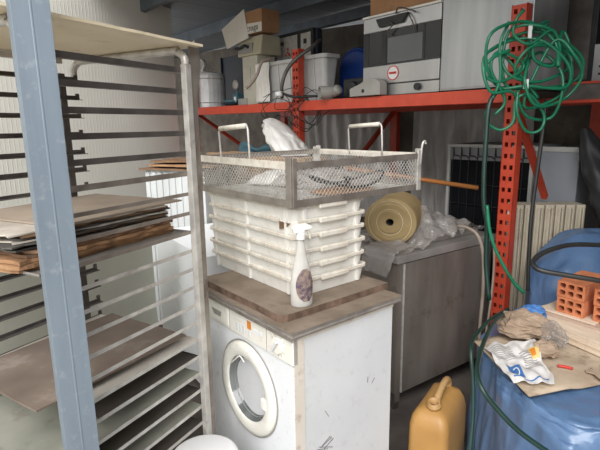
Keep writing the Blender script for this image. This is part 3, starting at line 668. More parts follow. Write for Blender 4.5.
for i in range(n):
    j = (i+1) % n; q = [o1[i], o1[j], i1[j], i1[i]]
    mb.add([(x, y+W_/2, zz) for zz in (h_-.025, h_+.003) for x, y in q], [(0, 1, 2, 3), (4, 5, 6, 7), (0, 1, 5, 4), (1, 2, 6, 5), (2, 3, 7, 6), (3, 0, 4, 7)])
mb.build('rim', 'binw', t)
for x in (-.30, -.15, 0, .15, .30): MB().bar((x, .022, .01), (x, -.004, h_-.02), .012, .012, (1, 0, 0)).build('wall_rib', 'binw', t)
# cloth on its left end
def clothf(u, v):
    x = -.46+u*.20; s_ = v*.44
    if s_ < .10: return (x+.01*nz(u, v, 0, 6), .14-s_, h_+.012+.008*nz(u*4, v*4, 0, 1))
    return (x+.012*nz(u*5, v*3, 2), .030-.02+.018*nz(u*7, v*2, 5)-.036, h_+.010-(s_-.10)+.004)
cl = MB().grid(clothf, 20, 24).build('cloth', 'plastic', smooth=True, solid=.003); cl.location = shl(-1.81, .095, 1.7345); cl.rotation_euler = (0, 0, SHR); tag(cl, 'off-white rag hanging over the left end of the white tub', 'cloth')
# open electrical panel in black frame
t = shthing('electrical_panel', 'black-framed metal panel with a red mark, standing in the white tub', 'panel', -2.16, .42, 1.7305)
MB().box(-.27, .27, 0, .10, 0, .64).build('case', 'black', t, bevel=.004)
MB().box(-.24, .06, -.004, 0, .36, .61).build('panel_face', 'alu', t)
MB().box(.11, .24, -.004, 0, .36, .61).build('panel_face', 'alu', t)
for dx, dz_ in ((0, 0), (.022, -.018), (-.026, -.02), (0, .028)): MB().lathe([(0, 0), (.012, .001), (.012, .006), (0, .007)], Tr(-.07+dx, -.004, .47+dz_, R(90)), 10).build('red_mark', 'redprint', t)
for q in ((.15, .19, .52, .56), (-.17, -.13, .54, .57), (-.20, .0, .40, .42)): MB().box(q[0], q[1], -.007, -.004, q[2], q[3]).build('switch', 'black', t)
# black tall box and blue drum
onsh('black_case', 'narrow matt black case standing upright right of the framed metal panel', 'case', MB().box(-.03, .03, 0, .06, 0, .63), 'navy', -1.90, .45, 1.7305, bevel=.004)
t = shthing('plastic_drum', 'blue arched plastic housing with dark centre, left of the oven', 'drum', -1.41, .54, 1.7205)
arch = [(-.17, 0), (-.17, .26)]+[(-.17*math.cos(a), .26+.15*math.sin(a)) for a in [math.pi*k/14 for k in range(1, 14)]]+[(.17, .26), (.17, 0)]
MB().prism(arch, -.10, .12, Tr(0, 0, 0, R(90))).build('housing', 'bluep', t, bevel=.02)
arch2 = [(x*.55+.02, z*.75+.02) for x, z in arch]
MB().prism(arch2, .1005, .104, Tr(0, 0, 0, R(90))).build('opening', 'black', t)
MB().tube([(-.175+.0, -.09, .02)]+[(-.172*math.cos(a), -.09, .26+.155*math.sin(a)) for a in [math.pi*k/10 for k in range(0, 11)]]+[(.172, -.09, .02)], .012, 8).build('rim', 'bluep', t, smooth=True)
onsh('motor_block', 'black motor block below the blue housing on the shelf', 'motor', MB().box(-.16, .10, 0, .12, 0, .15).lathe([(0, 0), (.05, 0), (.05, .05), (0, .05)], Tr(-.04, 0, .075, R(90)), 16), 'black', -1.09, .14, 1.7255, bevel=.01)
t = shthing('pipe_elbow', 'short grey pipe end lying on the shelf in front of the blue housing', 'pipe', -1.23, -.02, 1.7315, R(-25))
t.scale = (.72, .72, .72)
MB().lathe([(.052, 0), (.060, 0), (.062, .02), (.062, .12), (.052, .12), (.052, 0)], Tr(0, -.0, .062, R(90)), 26).build('pipe', 'greyp', t, smooth=False)
MB().tube([(0, .0, .062), (.02, .05, .07), (.06, .06, .09)], .05, 14).build('elbow', 'greyp', t, smooth=True)
t.location = shl(-1.24, .0, 1.7315) 

# oven
t = shthing('oven', 'stainless steel oven with dark glass window and round red logo', 'oven', -.975, .055, 1.7305)
OW, OH = .61, .515
MB().box(0, OW, .02, .60, 0, OH).build('body', 'stainless', t, bevel=.003)
MB().box(0.0, OW, 0, .02, .410, OH-.012).build('control_fascia', 'stainless', t, bevel=.004)
MB().box(0.0, OW, 0, .02, .075, .195).build('lower_panel', 'stainless', t, bevel=.004)
MB().box(0.0, OW, .004, .02, .0, .070).build('plinth', 'stainless', t, bevel=.002)
MB().box(0, OW, .012, .02, .070, .078).build('shadow_gap', 'black', t)
gl = MB().box(0.0, OW, .004, .02, .195, .410).build('window', 'glass', t)
MB().box(.0, .05, .002, .004, .195, .410).box(.16, .20, .002, .004, .195, .410).box(.485, .50, .002, .004, .195, .41).build('window_bar', 'black', gl)
MB().box(.21, .48, .0032, .0040, .205, .36).build('inner_panel', 'innerp', gl)
MB().box(0.0, OW, -.010, .02, OH-.012, OH).build('top_lip', 'plastic', t)
MB().prism([(.12, OH-.03), (.38, OH-.025), (.34, OH-.08), (.15, OH-.085)], .001, .018, Tr(0, 0, 0, R(90))).build('handle', 'black', t, bevel=.004)
lg = MB().lathe([(.040, 0), (.046, 0), (.046, .002), (.040, .002)], Tr(.262, -.001, .138, R(90)), 32).build('logo_ring', 'redprint', t)
MB().lathe([(0, .0005), (.040, .0005)], Tr(.262, -.001, .138, R(90)), 32).build('logo_disc', 'whiteprint', lg)
mb = MB()
for k in range(9): mb.box(.231+.0068*k, .231+.0068*k+.0048, -.004, -.002, .132, .146)
mb.build('logo_letters', 'redprint', lg)
MB().lathe([(0, 0), (.022, 0), (.022, .02), (0, .02)], Tr(.46, .004, .04, R(90)), 18).build('knob', 'black', t)
mb = MB().tube([(.38, -.01, OH-.03), (.40, -.02, OH-.06), (.42, -.015, OH-.10), (.43, -.01, OH-.15)], .004, 6).tube([(.25, -.02, OH-.06), (.27, -.03, OH-.09), (.22, -.03, OH-.13), (.25, -.02, OH-.14)], .004, 6).tube([(.28, -.01, OH-.02), (.31, -.02, OH+.01), (.40, -.02, OH-.02), (.44, -.02, OH-.04)], .004, 6)
mb.build('loose_cable', 'steeldark', t, smooth=True)
onsh('cardboard_box', 'brown cardboard box lying on top of the oven', 'box', MB().box(0, .52, 0, .40, 0, .22), 'carton', -.93, .07, 1.7305+OH+.0005, bevel=.003)
# small grey casing in front of the oven
t = shthing('grey_casing', 'small grey plastic casing with arched top in front of the oven', 'casing', -1.035, -.06+.03, 1.7305)
cs = [(-.0, 0), (.27, 0), (.27, .075)]+[(.27-.17*k/8, .075+.035*math.sin(math.pi*k/8)**.7) for k in range(1, 8)]+[(.10, .082), (0, .052)]
MB().prism(cs, -.075, -.0, Tr(0, 0, 0, R(90))).build('shell', 'greyp', t, bevel=.004)
MB().lathe([(0, 0), (.012, 0), (.012, .003), (0, .003)], Tr(.125, -.0005, .032, R(90)), 14).build('screw_hole', 'black', t)
t.location = shl(-1.02, -.032, 1.7315)
# stainless box
t = shthing('steel_housing', 'large brushed stainless steel box between the oven and the green hose', 'box', -.362, .060, 1.7305)
MB().box(0, .535, 0, .42, 0, .66).build('shell', 'stainB', t, bevel=.005)
MB().box(.01, .525, -.003, 0, .012, .648).build('door', 'stainB', t, bevel=.002)
# dark cabinet right
t = shthing('dark_cabinet', 'black cabinet on the shelf behind the coiled green hose', 'cabinet', -.045+.0, .60, 1.7585)
MB().box(.06, .33, 0, .50, 0, .80).build('body', 'black', t, bevel=.004)
MB().box(.085, .30, -.004, 0, .02, .78).build('door', 'steeldark', t)
t = shthing('grille_unit', 'low stainless unit with dark slots at the far right of the shelf', 'appliance', .30, .55, 1.7585)
MB().box(0, .80, 0, .45, 0, .20).build('body', 'stainless', t)
for z in (.035, .075): MB().box(.03, .77, -.002, 0, z, z+.012).build('slot', 'black', t)

# ------------------------------------------------------------------ fridge + freezer
fr = thing('refrigerator', 'fridge seen from behind with black condenser grid, under the red shelf', 'refrigerator', shl(-.705, .72, 0), SHR)
fw_, fh = .645, 1.39
MB().box(0, fw_, .02, .45, .02, fh).build('body', 'fridge', fr)
MB().box(0, fw_, 0, .02, fh-.022, fh).box(0, .022, 0, .02, .02, fh-.022).box(fw_-.022, fw_, 0, .02, .02, fh-.022).build('frame', 'fridgef', fr)
MB().box(.03, fw_-.025, .004, .018, .30, fh-.115).build('coil_plate', 'coilblack', fr)
mb = MB()
for k in range(9):
    x = .05+k*.066
    mb.tube([(x, -.004, .30), (x, -.004, fh-.10), (x+.012, -.004, fh-.085), (x+.045, -.004, fh-.085), (x+.058, -.004, fh-.10)], .004, 6)
for z in (1.10, .95, .80): mb.tube([(.04, -.008, z), (fw_-.03, -.008, z)], .004, 6)
mb.build('condenser_coil', 'blackmet', fr, smooth=True)
for x in (.05, fw_-.08): MB().box(x, x+.03, .05, .40, 0, .02).build('foot', 'black', fr)
t = thing('freezer', 'smooth grey-blue upright freezer beside the fridge with the black grid', 'freezer', shl(-.055, .72, 0), SHR)
MB().box(0, .27, .01, .45, .02, 1.375).build('body', 'freezer', t, bevel=.004); MB().box(0, .27, 0, .01, 1.355, 1.385).build('top_edge', 'fridgef', t)
MB().box(.02, .25, .05, .40, 0, .02).build('foot', 'black', t)

# ------------------------------------------------------------------ radiator
rd = thing('radiator', 'cream ribbed radiator standing behind the red upright', 'radiator', (1.285, 2.84, 0), R(-3))
NS = 7
for k in range(NS):
    x = .035+k*.060
    pr_ = [(-.026, 0), (-.020, -.012), (.020, -.012), (.026, 0), (.026, .13), (-.026, .13)]
    mb = MB().box(x-.026, x+.026, 0, .13, .06, 1.055)
    mb.prism([(x+a, b) for a, b in ((-.021, 0), (-.012, -.016), (-.004, -.016), (-.002, 0))], .08, 1.04).prism([(x+a, b) for a, b in ((.002, 0), (.004, -.016), (.012, -.016), (.021, 0))], .08, 1.04)
    mb.build('section', 'rad', rd, bevel=.006)
MB().tube([(.0, .060, .98), (NS*.06, .060, .98)], .022, 12).tube([(.0, .060, .12), (NS*.06, .060, .12)], .022, 12).build('header_pipe', 'rad', rd)
MB().lathe([(.010, 0), (.024, 0), (.027, .006), (.027, .028), (.010, .03)], Tr(-.03, .060, .98, 0, R(90)), 20).build('end_plug', 'plastic', rd)
MB().lathe([(0, .001), (.010, .001)], Tr(-.031, .060, .98, 0, R(90)), 14).build('plug_hole', 'black', rd)
for k in (0, NS-1): MB().box(.02+k*.06, .05+k*.06, .01, .075, 0, .06).build('foot', 'rad', rd)

# ------------------------------------------------------------------ tarp covered pile
foot = [(.80, 2.05), (.765, 1.56), (.84, 1.37), (1.10, 1.30), (2.15, 1.35), (2.2, 2.70), (1.30, 2.72), (1.24, 2.42), (1.02, 2.28)]
cxy = Vector((1.30, 1.95))
def rad_at(th):
    d_ = Vector((math.cos(th), math.sin(th))); best = 9
    for i in range(len(foot)):
        a, b = Vector(foot[i])-cxy, Vector(foot[(i+1) % len(foot)])-cxy; e = b-a
        den = d_.x*e.y-d_.y*e.x
        if abs(den) < 1e-9: continue
        t = (a.x*e.y-a.y*e.x)/den; u = (a.x*d_.y-a.y*d_.x)/den
        if t > 0 and -1e-6 <= u <= 1+1e-6: best = min(best, t)
    return best
def sstep(a, b, x): t = max(0, min(1, (x-a)/(b-a))); return t*t*(3-2*t)
def tarp_h(x, y):
    hump = .355*sstep(2.12, 2.60, y)*sstep(1.10, 1.58, x)
    return .585+hump
def tarpf(u, v):
    th = 2*math.pi*u; Rr = sum(rad_at(th+k*.03) for k in (-3, -2, -1, 0, 1, 2, 3))/7
    if v < .55:
        r = Rr*(v/.55)*.965; zf = 1
    elif v < .70:
        t = (v-.55)/.15; r = Rr*(.965+.035*math.sin(t*math.pi/2)); zf = 1-.085*(1-math.cos(t*math.pi/2))
    else:
        t = (v-.70)/.30; r = Rr*(1+.05*t); zf = .915*(1-t)
    x, y = cxy.x+r*math.cos(th), cxy.y+r*math.sin(th)
    h = tarp_h(min(2.2, x), y)
    on = 1 if v < .55 else 0
    wr_ = .018*abs(nz(x, y, v*3, 5))-.006+.012*nz(x, y, v*4, 13)
    edge = sstep(.40, .62, v)*(1-.0)
    flat = x > .74 and 1.45 < y < 2.22
    amp = (.2 if flat and v < .55 else 1)
    z = h*zf+(wr_*1.2*amp if v < .96 else 0)
    rr = edge*(.030*nz(th*5, v*3, 0, 1.1)+.030*abs(nz(th*13, v*5, 5, 1))-.008)
    x += rr*math.cos(th); y += rr*math.sin(th)
    return (x, y, max(.002, z))
tag(MB().grid(tarpf, 220, 70).build('blue_tarp', 'tarp', smooth=True), 'shiny blue plastic tarpaulin draped over the big pile at lower right', 'tarp')
PZ = .592
# cardboard
def sheet(poly, z, t, lift=None):
    return MB().prism(poly, z, z+t)
ck = [(.755, 1.93), (.765, 1.68), (.790, 1.515), (.925, 1.625), (1.0, 1.655), (1.15, 1.67), (1.40, 1.70), (1.35, 1.98), (1.12, 2.14), (.92, 2.14)]
def cardf(u, v):
    # bilinear patch
    a = Vector((.752, 1.96)).lerp(Vector((.788, 1.512)), v); b = Vector((1.16, 2.10)).lerp(Vector((1.30, 1.66)), v); p_ = a.lerp(b, u)
    bend = -.045*sstep(.78, 1.0, v)*sstep(.30, .45, u)
    return (p_.x, p_.y+.01*nz(u*4, v*2, 1), .607+.005*nz(u*3, v*3, 7)+bend*.25)
tag(MB().grid(cardf, 30, 16).build('cardboard_sheet', 'cartonold', smooth=True, solid=.005), 'flattened old brown cardboard lying on the blue tarp', 'cardboard')
# stack of pale planks, yaw -27
pd = Vector((math.sin(R(-24)), math.cos(R(-24)))); pr2 = Vector((pd.y, -pd.x))
pT = Tr(1.105, 1.98, 0, 0, 0, math.atan2(-pd.y, -pd.x))                   # +x toward the camera along the edge, +y to the right
names = ['bottom pale plank of the stack on the tarp', 'second pale plank from the bottom of the stack', 'middle pale plank in the stack on the tarp', 'pale plank second from the top of the stack', 'top pale plank of the stack, under the bricks']
zz = .614
for i, nm in enumerate(names):
    o = MB().box(-.18+rnd.uniform(-.01, .01), .62, 0, .34, 0, .0108).build('plank', 'plank', bevel=.001)
    o.matrix_world = pT @ Tr(0, rnd.uniform(-.004, .006), zz); zz += .0113; tag(o, nm, 'plank', 'pale planks stacked on the tarp')
# pinkish boards under bricks
d2 = Vector((math.sin(R(-35)), math.cos(R(-35)))); bT = Tr(1.245, 1.93, 0, 0, 0, math.atan2(-d2.y, -d2.x))
o = MB().box(-.24, .04, -.005, .42, 0, .008).build('board', 'pinkwood', bevel=.001); o.matrix_world = bT @ Tr(0, 0, zz+.0005); tag(o, 'thin pinkish board directly on the pale plank stack', 'board')
o = MB().box(-.235, .01, .012, .40, 0, .007).build('board', 'plank', bevel=.001); o.matrix_world = bT @ Tr(0, 0, zz+.0095); tag(o, 'thin pale board between the pinkish board and the hollow bricks', 'board')
BZ = zz+.0168
def brick_mb():
    """hollow brick, front face in the xz plane at y=0: width .118 (x), height .072, depth .24 (y), six channels"""
    mb = MB(); w_, h_, dp = .118, .0735, .24; nx, nz_ = 3, 2; t = .0095
    cw = (w_-t*(nx+1))/nx; ch = (h_-t*(nz_+1))/nz_
    for k in range(nx+1): x = k*(cw+t); mb.box(x, x+t, 0, dp, 0, h_)
    for k in range(nz_+1):
        z_ = k*(ch+t)
        for j in range(nx): x = t+j*(cw+t); mb.box(x-.0002, x+cw+.0002, .0002, dp-.0002, z_, z_+t)
    # corner fillets so the openings read rounded
    for j in range(nx):
        for k in range(nz_):
            x0_, z0_ = t+j*(cw+t), t+k*(ch+t); r_ = .0065
            for sx, sz in ((0, 0), (1, 0), (0, 1), (1, 1)):
                X = x0_+sx*cw; Z = z0_+sz*ch; dx = -1 if sx else 1; dz_ = -1 if sz else 1
                mb.prism([(X, Z), (X+dx*r_, Z), (X+dx*r_*.35, Z+dz_*r_*.35), (X, Z+dz_*r_)], -.24, -.0003, Tr(0, 0, 0, R(90)))
    for z_ in (.018, .036, .055):
        mb.box(-.0006, 0, .002, dp, z_, z_+.006).box(w_, w_+.0006, .002, dp, z_, z_+.006)
    return mb
bm0 = brick_mb().build('hollow_brick', 'brick')
br = math.atan2(-math.cos(R(-35)), -math.sin(R(-35)))
Pb = Vector((1.174, 2.085))
ex = Vector((math.sin(R(145)), math.cos(R(145)))); ey = Vector((-ex.y, ex.x))
bl = [(0, 0, 0, 'lower hollow orange brick of the left pair on the planks', 0), (-.004, .002, .0742, 'upper hollow orange brick of the left pair on the planks', 1.5),
      (.152, .015, 0, 'lower hollow orange brick of the right pair, cut by the photo edge', 1), (.150, .010, .0742, 'upper hollow orange brick of the right pair, cut by the photo edge', -1)]
for i, (a, b, z_, lb, rz) in enumerate(bl):
    o = bm0 if i == 0 else bm0.copy()
    if i: C.objects.link(o)
    p_ = Pb+ex*a+ey*b; o.location = (p_.x, p_.y, BZ+z_); o.rotation_euler = (0, 0, math.atan2(ex.y, ex.x)+R(rz)); tag(o, lb, 'brick', 'hollow bricks on the plank stack')
# newspapers
def npf(u, v):
    a = Vector((.758, 1.86)).lerp(Vector((.760, 1.575)), v); b = Vector((.985, 1.89)).lerp(Vector((.90, 1.56)), v); p_ = a.lerp(b, u)
    z = .622+.022*abs(nz(u*2.2, v*2.0, 3))+.018*nz(u*6, v*5, 9)*.7+.02*u*(1-v)
    return (p_.x+.012*nz(u*3, v*3, 12), p_.y+.012*nz(u*3, v*3, 22), max(.613, z))
np_ = thing('newspaper', 'crumpled white newspaper sheet with a blue square logo on the cardboard', 'newspaper', (0, 0, 0))
MB().grid(npf, 34, 34).build('sheet', 'paper', np_, smooth=False, solid=.0012)
def sub(u0, u1, v0, v1, up=.0016):
    def f(u, v): p_ = npf(u0+(u1-u0)*u, v0+(v1-v0)*v); return (p_[0], p_[1], p_[2]+up)
    return f
lg = MB().grid(sub(.10, .42, .60, .86), 12, 12).build('blue_logo', 'blueprint', np_)
def arc(u, v):
    a = -2.2+4.6*u; r_ = .055+.022*v; p_ = npf(.27+r_*1.1*math.cos(a), .73+r_*math.sin(a)); return (p_[0], p_[1], p_[2]+.0028)
MB().grid(arc, 20, 2).build('logo_mark', 'whiteprint', lg)
MB().grid(sub(.08, .90, .90, .925), 20, 2).build('blue_line', 'blueprint', np_)
mb = MB()
for k in range(9):
    mb.grid(sub(.08, .45, .08+k*.045, .092+k*.045), 12, 1)
    mb.grid(sub(.55, .90, .30+k*.045, .312+k*.045), 12, 1)
mb.build('print_lines', 'grayedge', np_)
MB().grid(sub(.78, .97, .26, .46, .003), 8, 8).build('orange_picture', 'yellow', np_)
MB().grid(sub(.80, .90, .30, .42, .0045), 6, 6).build('red_picture', 'orange', np_)
# crumpled wads behind
def wad(cx, cy, cz, rx_, ry_, rz_, seed, n=26):
    def f(u, v):
        th, ph = 2*math.pi*u, math.pi*v; d_ = Vector((math.sin(ph)*math.cos(th), math.sin(ph)*math.sin(th), math.cos(ph)))
        k = 1+.35*nz(d_.x+seed, d_.y, d_.z, 2.2)+.22*abs(nz(d_.x, d_.y+seed, d_.z, 5))
        return (cx+rx_*d_.x*k, cy+ry_*d_.y*k, max(cz-rz_*.95, cz+rz_*d_.z*k))
    return MB().grid(f, n, n)
tag(wad(.985, 1.985, .665, .105, .09, .052, 2).build('paper_wad', 'paperbrown'), 'crumpled brown paper wad behind the newspaper', 'paper')
tag(wad(1.065, 1.90, .657, .05, .085, .045, 9).build('paper_wad', 'film'), 'crumpled clear plastic bag with blue print beside the brown paper wad', 'plastic bag')
tag(wad(1.04, 2.04, .695, .06, .05, .035, 5).build('plastic_wrapper', 'blueprint'), 'crumpled blue and white wrapper on top of the brown paper wad', 'wrapper')
tag(wad(.99, 1.80, .64, .045, .05, .026, 15).build('paper_wad', 'paperbrown'), 'small brown paper scrap right of the newspaper picture', 'paper')
tag(MB().tube([(.985, 1.70, .620), (1.01, 1.69, .620), (1.03, 1.675, .620)], .006, 8).build('pen_cap', 'redprint', smooth=True), 'small red plastic piece lying on the cardboard', 'plastic piece')
tag(slab(.34, .10, .004, .012, 77).build('torn_strip', 'cartonold', T=Tr(1.16, 1.70, .6145, 0, 0, R(115))), 'torn cardboard strip between the planks and the cardboard sheet', 'cardboard')

# ------------------------------------------------------------------ jerrycan
jc = thing('jerrycan', 'dirty yellow plastic jerrycan with open neck on the floor by the blue tarp', 'jerrycan', (.585, 1.735, 0), R(-34))
# local: +x from left corner toward near corner ; shift so near corner is at origin
JW, JD = .170, .31
secs = [(.0, .012), (.012, 0), (.15, -.002), (.285, 0), (.325, .008), (.348, .024), (.360, .052)]
rings = []
for z_, ins in secs:
    rings.append([(x-JW/2, y+JD/2, z_+(.012*(y/JD+.5) if z_ > .33 else 0)) for x, y in rounded(JW-2*ins, JD-2*ins, max(.012, .035-ins*.2), 5)])
n = len(rings[0]); mb = MB(); vs = [v for r_ in rings for v in r_]
fs = [tuple(range(n))[::-1]]+[(i*n+k, i*n+(k+1) % n, (i+1)*n+(k+1) % n, (i+1)*n+k) for i in range(len(rings)-1) for k in range(n)]+[tuple((len(rings)-1)*n+k for k in range(n))]
mb.add(vs, fs).build('body', 'jerry', jc, smooth=True)
nk = MB().lathe([(.030, -.01), (.028, .012), (.031, .014), (.031, .020), (.026, .022), (.026, .036), (.021, .036), (.019, -.005)], Tr(-.080, .070, .358, R(12)), 24).build('neck', 'jerrytop', jc, smooth=True)
MB().lathe([(0, .0), (.020, .0)], Tr(-.080, .070, .364, R(12)), 20).build('neck_opening', 'boardA', nk)
MB().tube([(-.082, .095, .350), (-.082, .108, .376), (-.082, .130, .390), (-.082, .185, .406), (-.082, .235, .408), (-.082, .262, .392), (-.082, .265, .352)], lambda t: .019-.004*math.sin(t*math.pi), 10).build('handle', 'jerrytop', jc, smooth=True)

# ------------------------------------------------------------------ bucket
bu = thing('bucket', 'upturned white plastic bucket with rounded top in front of the washing machine', 'bucket', (-.345, 1.475, 0))
bu.scale = (.93, .93, .97)
MB().lathe([(.150, 0), (.152, .004), (.150, .02), (.130, .425), (.124, .436), (.112, .441), (.0, .443)], None, 48).build('shell', 'bucket', bu, smooth=True)
MB().lathe([(.151, .03), (.156, .032), (.156, .042), (.150, .044)], None, 48).build('rim', 'bucket', bu)

# ------------------------------------------------------------------ left side appliances behind the rack
o = thing('chest_freezer', 'pale grey smooth appliance seen between the runners behind the tray rack', 'freezer', RT @ Vector((0, .86, 0)), RKR)
MB().box(-1.1, .62, 0, .55, .03, .98).build('body', 'chest', o, bevel=.006)
MB().box(-1.11, .63, -.008, .56, .985, 1.02).build('lid', 'chest', o, bevel=.006)
MB().box(-1.05, .58, .03, .5, 0, .03).build('plinth', 'black', o)
o = thing('dishwasher', 'plain bright white appliance standing in the corner behind the washing machine', 'appliance', (-.98, 3.18, 0), math.atan2(-.82, .56))
MB().box(0, .84, 0, .52, .02, .86).build('body', 'plainw', o, bevel=.004); MB().box(.02, .82, .03, .5, 0, .02).build('plinth', 'black', o)
o = thing('storage_locker', 'white ribbed cabinet far behind the tray rack under old cardboard', 'cabinet', (-1.16, 3.62, 0), R(-22))
MB().box(0, .52, 0, .3, 0, 1.235).build('body', 'ribw', o)
for k in range(9): MB().box(.01+k*.057, .045+k*.057, -.012, 0, .03, 1.22).build('front_rib', 'ribw', o, bevel=.004)
for i, (dx, dy, rz, mt, lb) in enumerate(((-.03, -.04, 3, 'boardA', 'lowest brown board on the white ribbed cabinet'), (.02, -.02, -6, 'boardB', 'middle warped brown board on the white ribbed cabinet'), (.06, -.03, 8, 'boardA', 'topmost brown board on the white ribbed cabinet'))):
    b_ = slab(.60, .36, .012, .012, 50+i, .0).build('board', mt, T=Tr(.6, 0, 0)); b_.location = Vector((-1.16, 3.62, 1.2365+i*.0265))+Vector((dx, dy, 0)); b_.rotation_euler = (R(0), R(0), R(-22+rz)); tag(b_, lb, 'board', 'brown boards on the ribbed cabinet')
    if i < 2:
        pass
for i, dzb in enumerate((0.0, )): pass

# ------------------------------------------------------------------ clutter behind the basket, below the shelf
o = thing('wooden_crate', 'tall dark wooden crate standing in front of the red rack, behind the wire basket', 'crate', shl(-2.32, -.50, 0), SHR)
MB().box(0, 1.30, 0, .42, .02, 1.27).build('body', 'deck', o)
for z in (.05, .30, .55, .80, 1.05, 1.165): MB().box(0, 1.30, -.014, 0, z, z+.10).build('slat', 'boardA', o)
for x in (0.0, 1.22): MB().box(x, x+.08, -.028, -.014, 0, 1.27).build('corner_post', 'boardA', o)
crate_top = 1.2705
for i, (x0_, y0_, x1_, y1_, lb) in enumerate(((-2.30, -.42, -1.05, -.40, 'long raw timber batten behind the basket, nearest of three'), (-2.28, -.32, -1.10, -.31, 'long raw timber batten behind the basket, middle of three'), (-2.29, -.21, -1.10, -.20, 'long raw timber batten behind the basket, farthest of three'))):
    a, b = shl(x0_, y0_, crate_top+.03), shl(x1_, y1_, crate_top+.03)
    tag(MB().bar(a, b, .06, .058).build('timber_batten', 'wood', bevel=.003), lb, 'batten', 'timber battens behind the basket')
def bagf(u, v):
    th, ph = 2*math.pi*u, math.pi*v; d_ = Vector((math.sin(ph)*math.cos(th), math.sin(ph)*math.sin(th), math.cos(ph)))
    k = 1+.22*nz(d_.x, d_.y, d_.z, 3)+.18*abs(nz(d_.x, d_.y, d_.z, 7))
    P = Vector((-1.40, -.27, 1.385))+Vector((.24*d_.x*k, .14*d_.y*k, .085*d_.z*k)); P.z -= .20*d_.x
    P.z = max(P.z, crate_top+.062); return shl(*P)
tag(MB().grid(bagf, 40, 30).build('plastic_bag', 'filmw', smooth=True), 'bundled whitish plastic bag behind the left side of the wire basket', 'plastic bag')
tag(MB().grid(lambda u, v: shl(-2.28+.75*u, -.13+.02*nz(u*5, v*3, 1), crate_top+.005+v*(.11+.05*nz(u*4, 0, 0))), 24, 8).build('blue_cloth', 'teal', smooth=True, solid=.01), 'dark blue-grey cloth bundle behind the battens under the shelf', 'cloth')
# plastic sheeting hung at the back
def curt(x0_, x1_, y_, zt, zb, seed):
    def f(u, v):
        x = x0_+(x1_-x0_)*u; return shl(x+.02*nz(u*9, v*4, seed), y_+.028*math.sin(x*38+2*nz(x, v*2, seed, 2))*(.5+.5*v)+.02*nz(x*9, v*4, seed), zt+(zb-zt)*v)
    return f
tag(MB().grid(curt(-3.25, -1.75, 1.36, 1.70, .55, 2), 120, 20).build('plastic_sheeting', 'curtain', smooth=True), 'dusty clear plastic sheeting hanging at the back, left of the middle upright', 'plastic sheeting')
tag(MB().grid(curt(-1.50, -.35, 1.36, 1.70, .55, 7), 110, 20).build('plastic_sheeting', 'curtain', smooth=True), 'dusty clear plastic sheeting hanging at the back, right of the dark red brace', 'plastic sheeting')
# pole
pa, pb = at(345, 168, 3.05), at(478, 188, 2.90)
tag(MB().tube([pa, pb], .014, 12).build('wooden_pole', 'pole', smooth=True), 'varnished orange-brown wooden pole running behind the wire basket', 'pole')
# black bag at right
def bbag(u, v):
    th = 2*math.pi*u; z_ = .0+v; c_ = at(588-13*v*0, 0, 2.75)
    P = Vector((1.72+.17*v, 2.93-.22*v, 1.50-.60*v)); r_ = .03+.10*math.sin(min(1, v*1.25)*math.pi*.55)
    k = 1+.25*nz(math.cos(th), math.sin(th), v*3, 2)
    return P+Vector((r_*k*math.cos(th), r_*k*math.sin(th)*.7, 0))
tag(MB().grid(bbag, 26, 24).build('black_bag', 'black', smooth=True), 'black plastic bag hanging at the far right under the shelf', 'bag')

# ------------------------------------------------------------------ hoses
def P3(l): return [at(x, y, Y) for x, y, Y in l]
# green coil on the right upright
coil = []
r2 = random.Random(11)
ctr = [(538, 62, 52, 36), (532, 55, 40, 28), (545, 70, 34, 26), (520, 60, 42, 34), (548, 45, 26, 22), (538, 86, 30, 32), (528, 72, 46, 36), (552, 74, 28, 34)]
for li, (cx_, cy_, ax_, ay_) in enumerate(ctr):
    tilt = r2.uniform(-.6, .6); Y0 = 2.47-.018*(li % 4)
    st = r2.uniform(0, 6.28)
    for k in range(7):
        a = st+2*math.pi*k/7; x = ax_*math.cos(a)*r2.uniform(.75, 1.1); y = ay_*math.sin(a)*r2.uniform(.75, 1.1)
        coil.append((cx_+x*math.cos(tilt)-y*math.sin(tilt)+r2.uniform(-3, 3), cy_+x*math.sin(tilt)+y*math.cos(tilt)+r2.uniform(-3, 3), Y0+.03*math.sin(a*2+li)))
coil = [(max(484, min(583, x)), max(14, min(136, y)), Y) for x, y, Y in coil]
hz = thing('garden_hose', 'tangled green garden hose hung over the top of the red upright', 'hose', (0, 0, 0))
hz.location = at(535, 70, 2.46); hl = hz.location.copy()
MB().tube([q-hl for q in P3(coil)], .0078, 8, seg=5).build('coil', 'hoseg', hz, smooth=True)
loops = [[(509, 22, 2.44), (500, 45, 2.43), (500, 80, 2.42), (487, 110, 2.43), (487, 122, 2.45), (500, 130, 2.44), (513, 122, 2.43), (516, 100, 2.44), (530, 95, 2.43), (544, 115, 2.44), (540, 130, 2.43), (526, 131, 2.44), (517, 112, 2.42), (518, 90, 2.44)],
         [(510, 50, 2.43), (490, 60, 2.42), (485, 75, 2.42), (500, 82, 2.42), (522, 70, 2.44), (520, 60, 2.44), (498, 52, 2.43), (491, 70, 2.42), (505, 100, 2.43), (495, 115, 2.44)],
         [(524, 10, 2.43), (516, 20, 2.43), (514, 35, 2.43), (530, 44, 2.42), (552, 30, 2.42), (560, 50, 2.43), (552, 66, 2.43), (535, 60, 2.42), (534, 45, 2.42), (545, 42, 2.42)]]
for l in loops: MB().tube([q-hl for q in P3(l)], .0078, 8).build('loop', 'hoseg', hz, smooth=True)
MB().tube([q-hl for q in P3([(487, 205, 2.33), (490, 232, 2.31), (498, 255, 2.29), (512, 280, 2.27), (524, 293, 2.25)])], .0085, 8).build('hose_end', 'hoseg', hz, smooth=True)
MB().box(-.008, .008, -.003, .003, -.028, .028).build('hanging_tag', 'whiteprint', hz, T=Tr(*(at(530, 32, 2.40)-hl)))
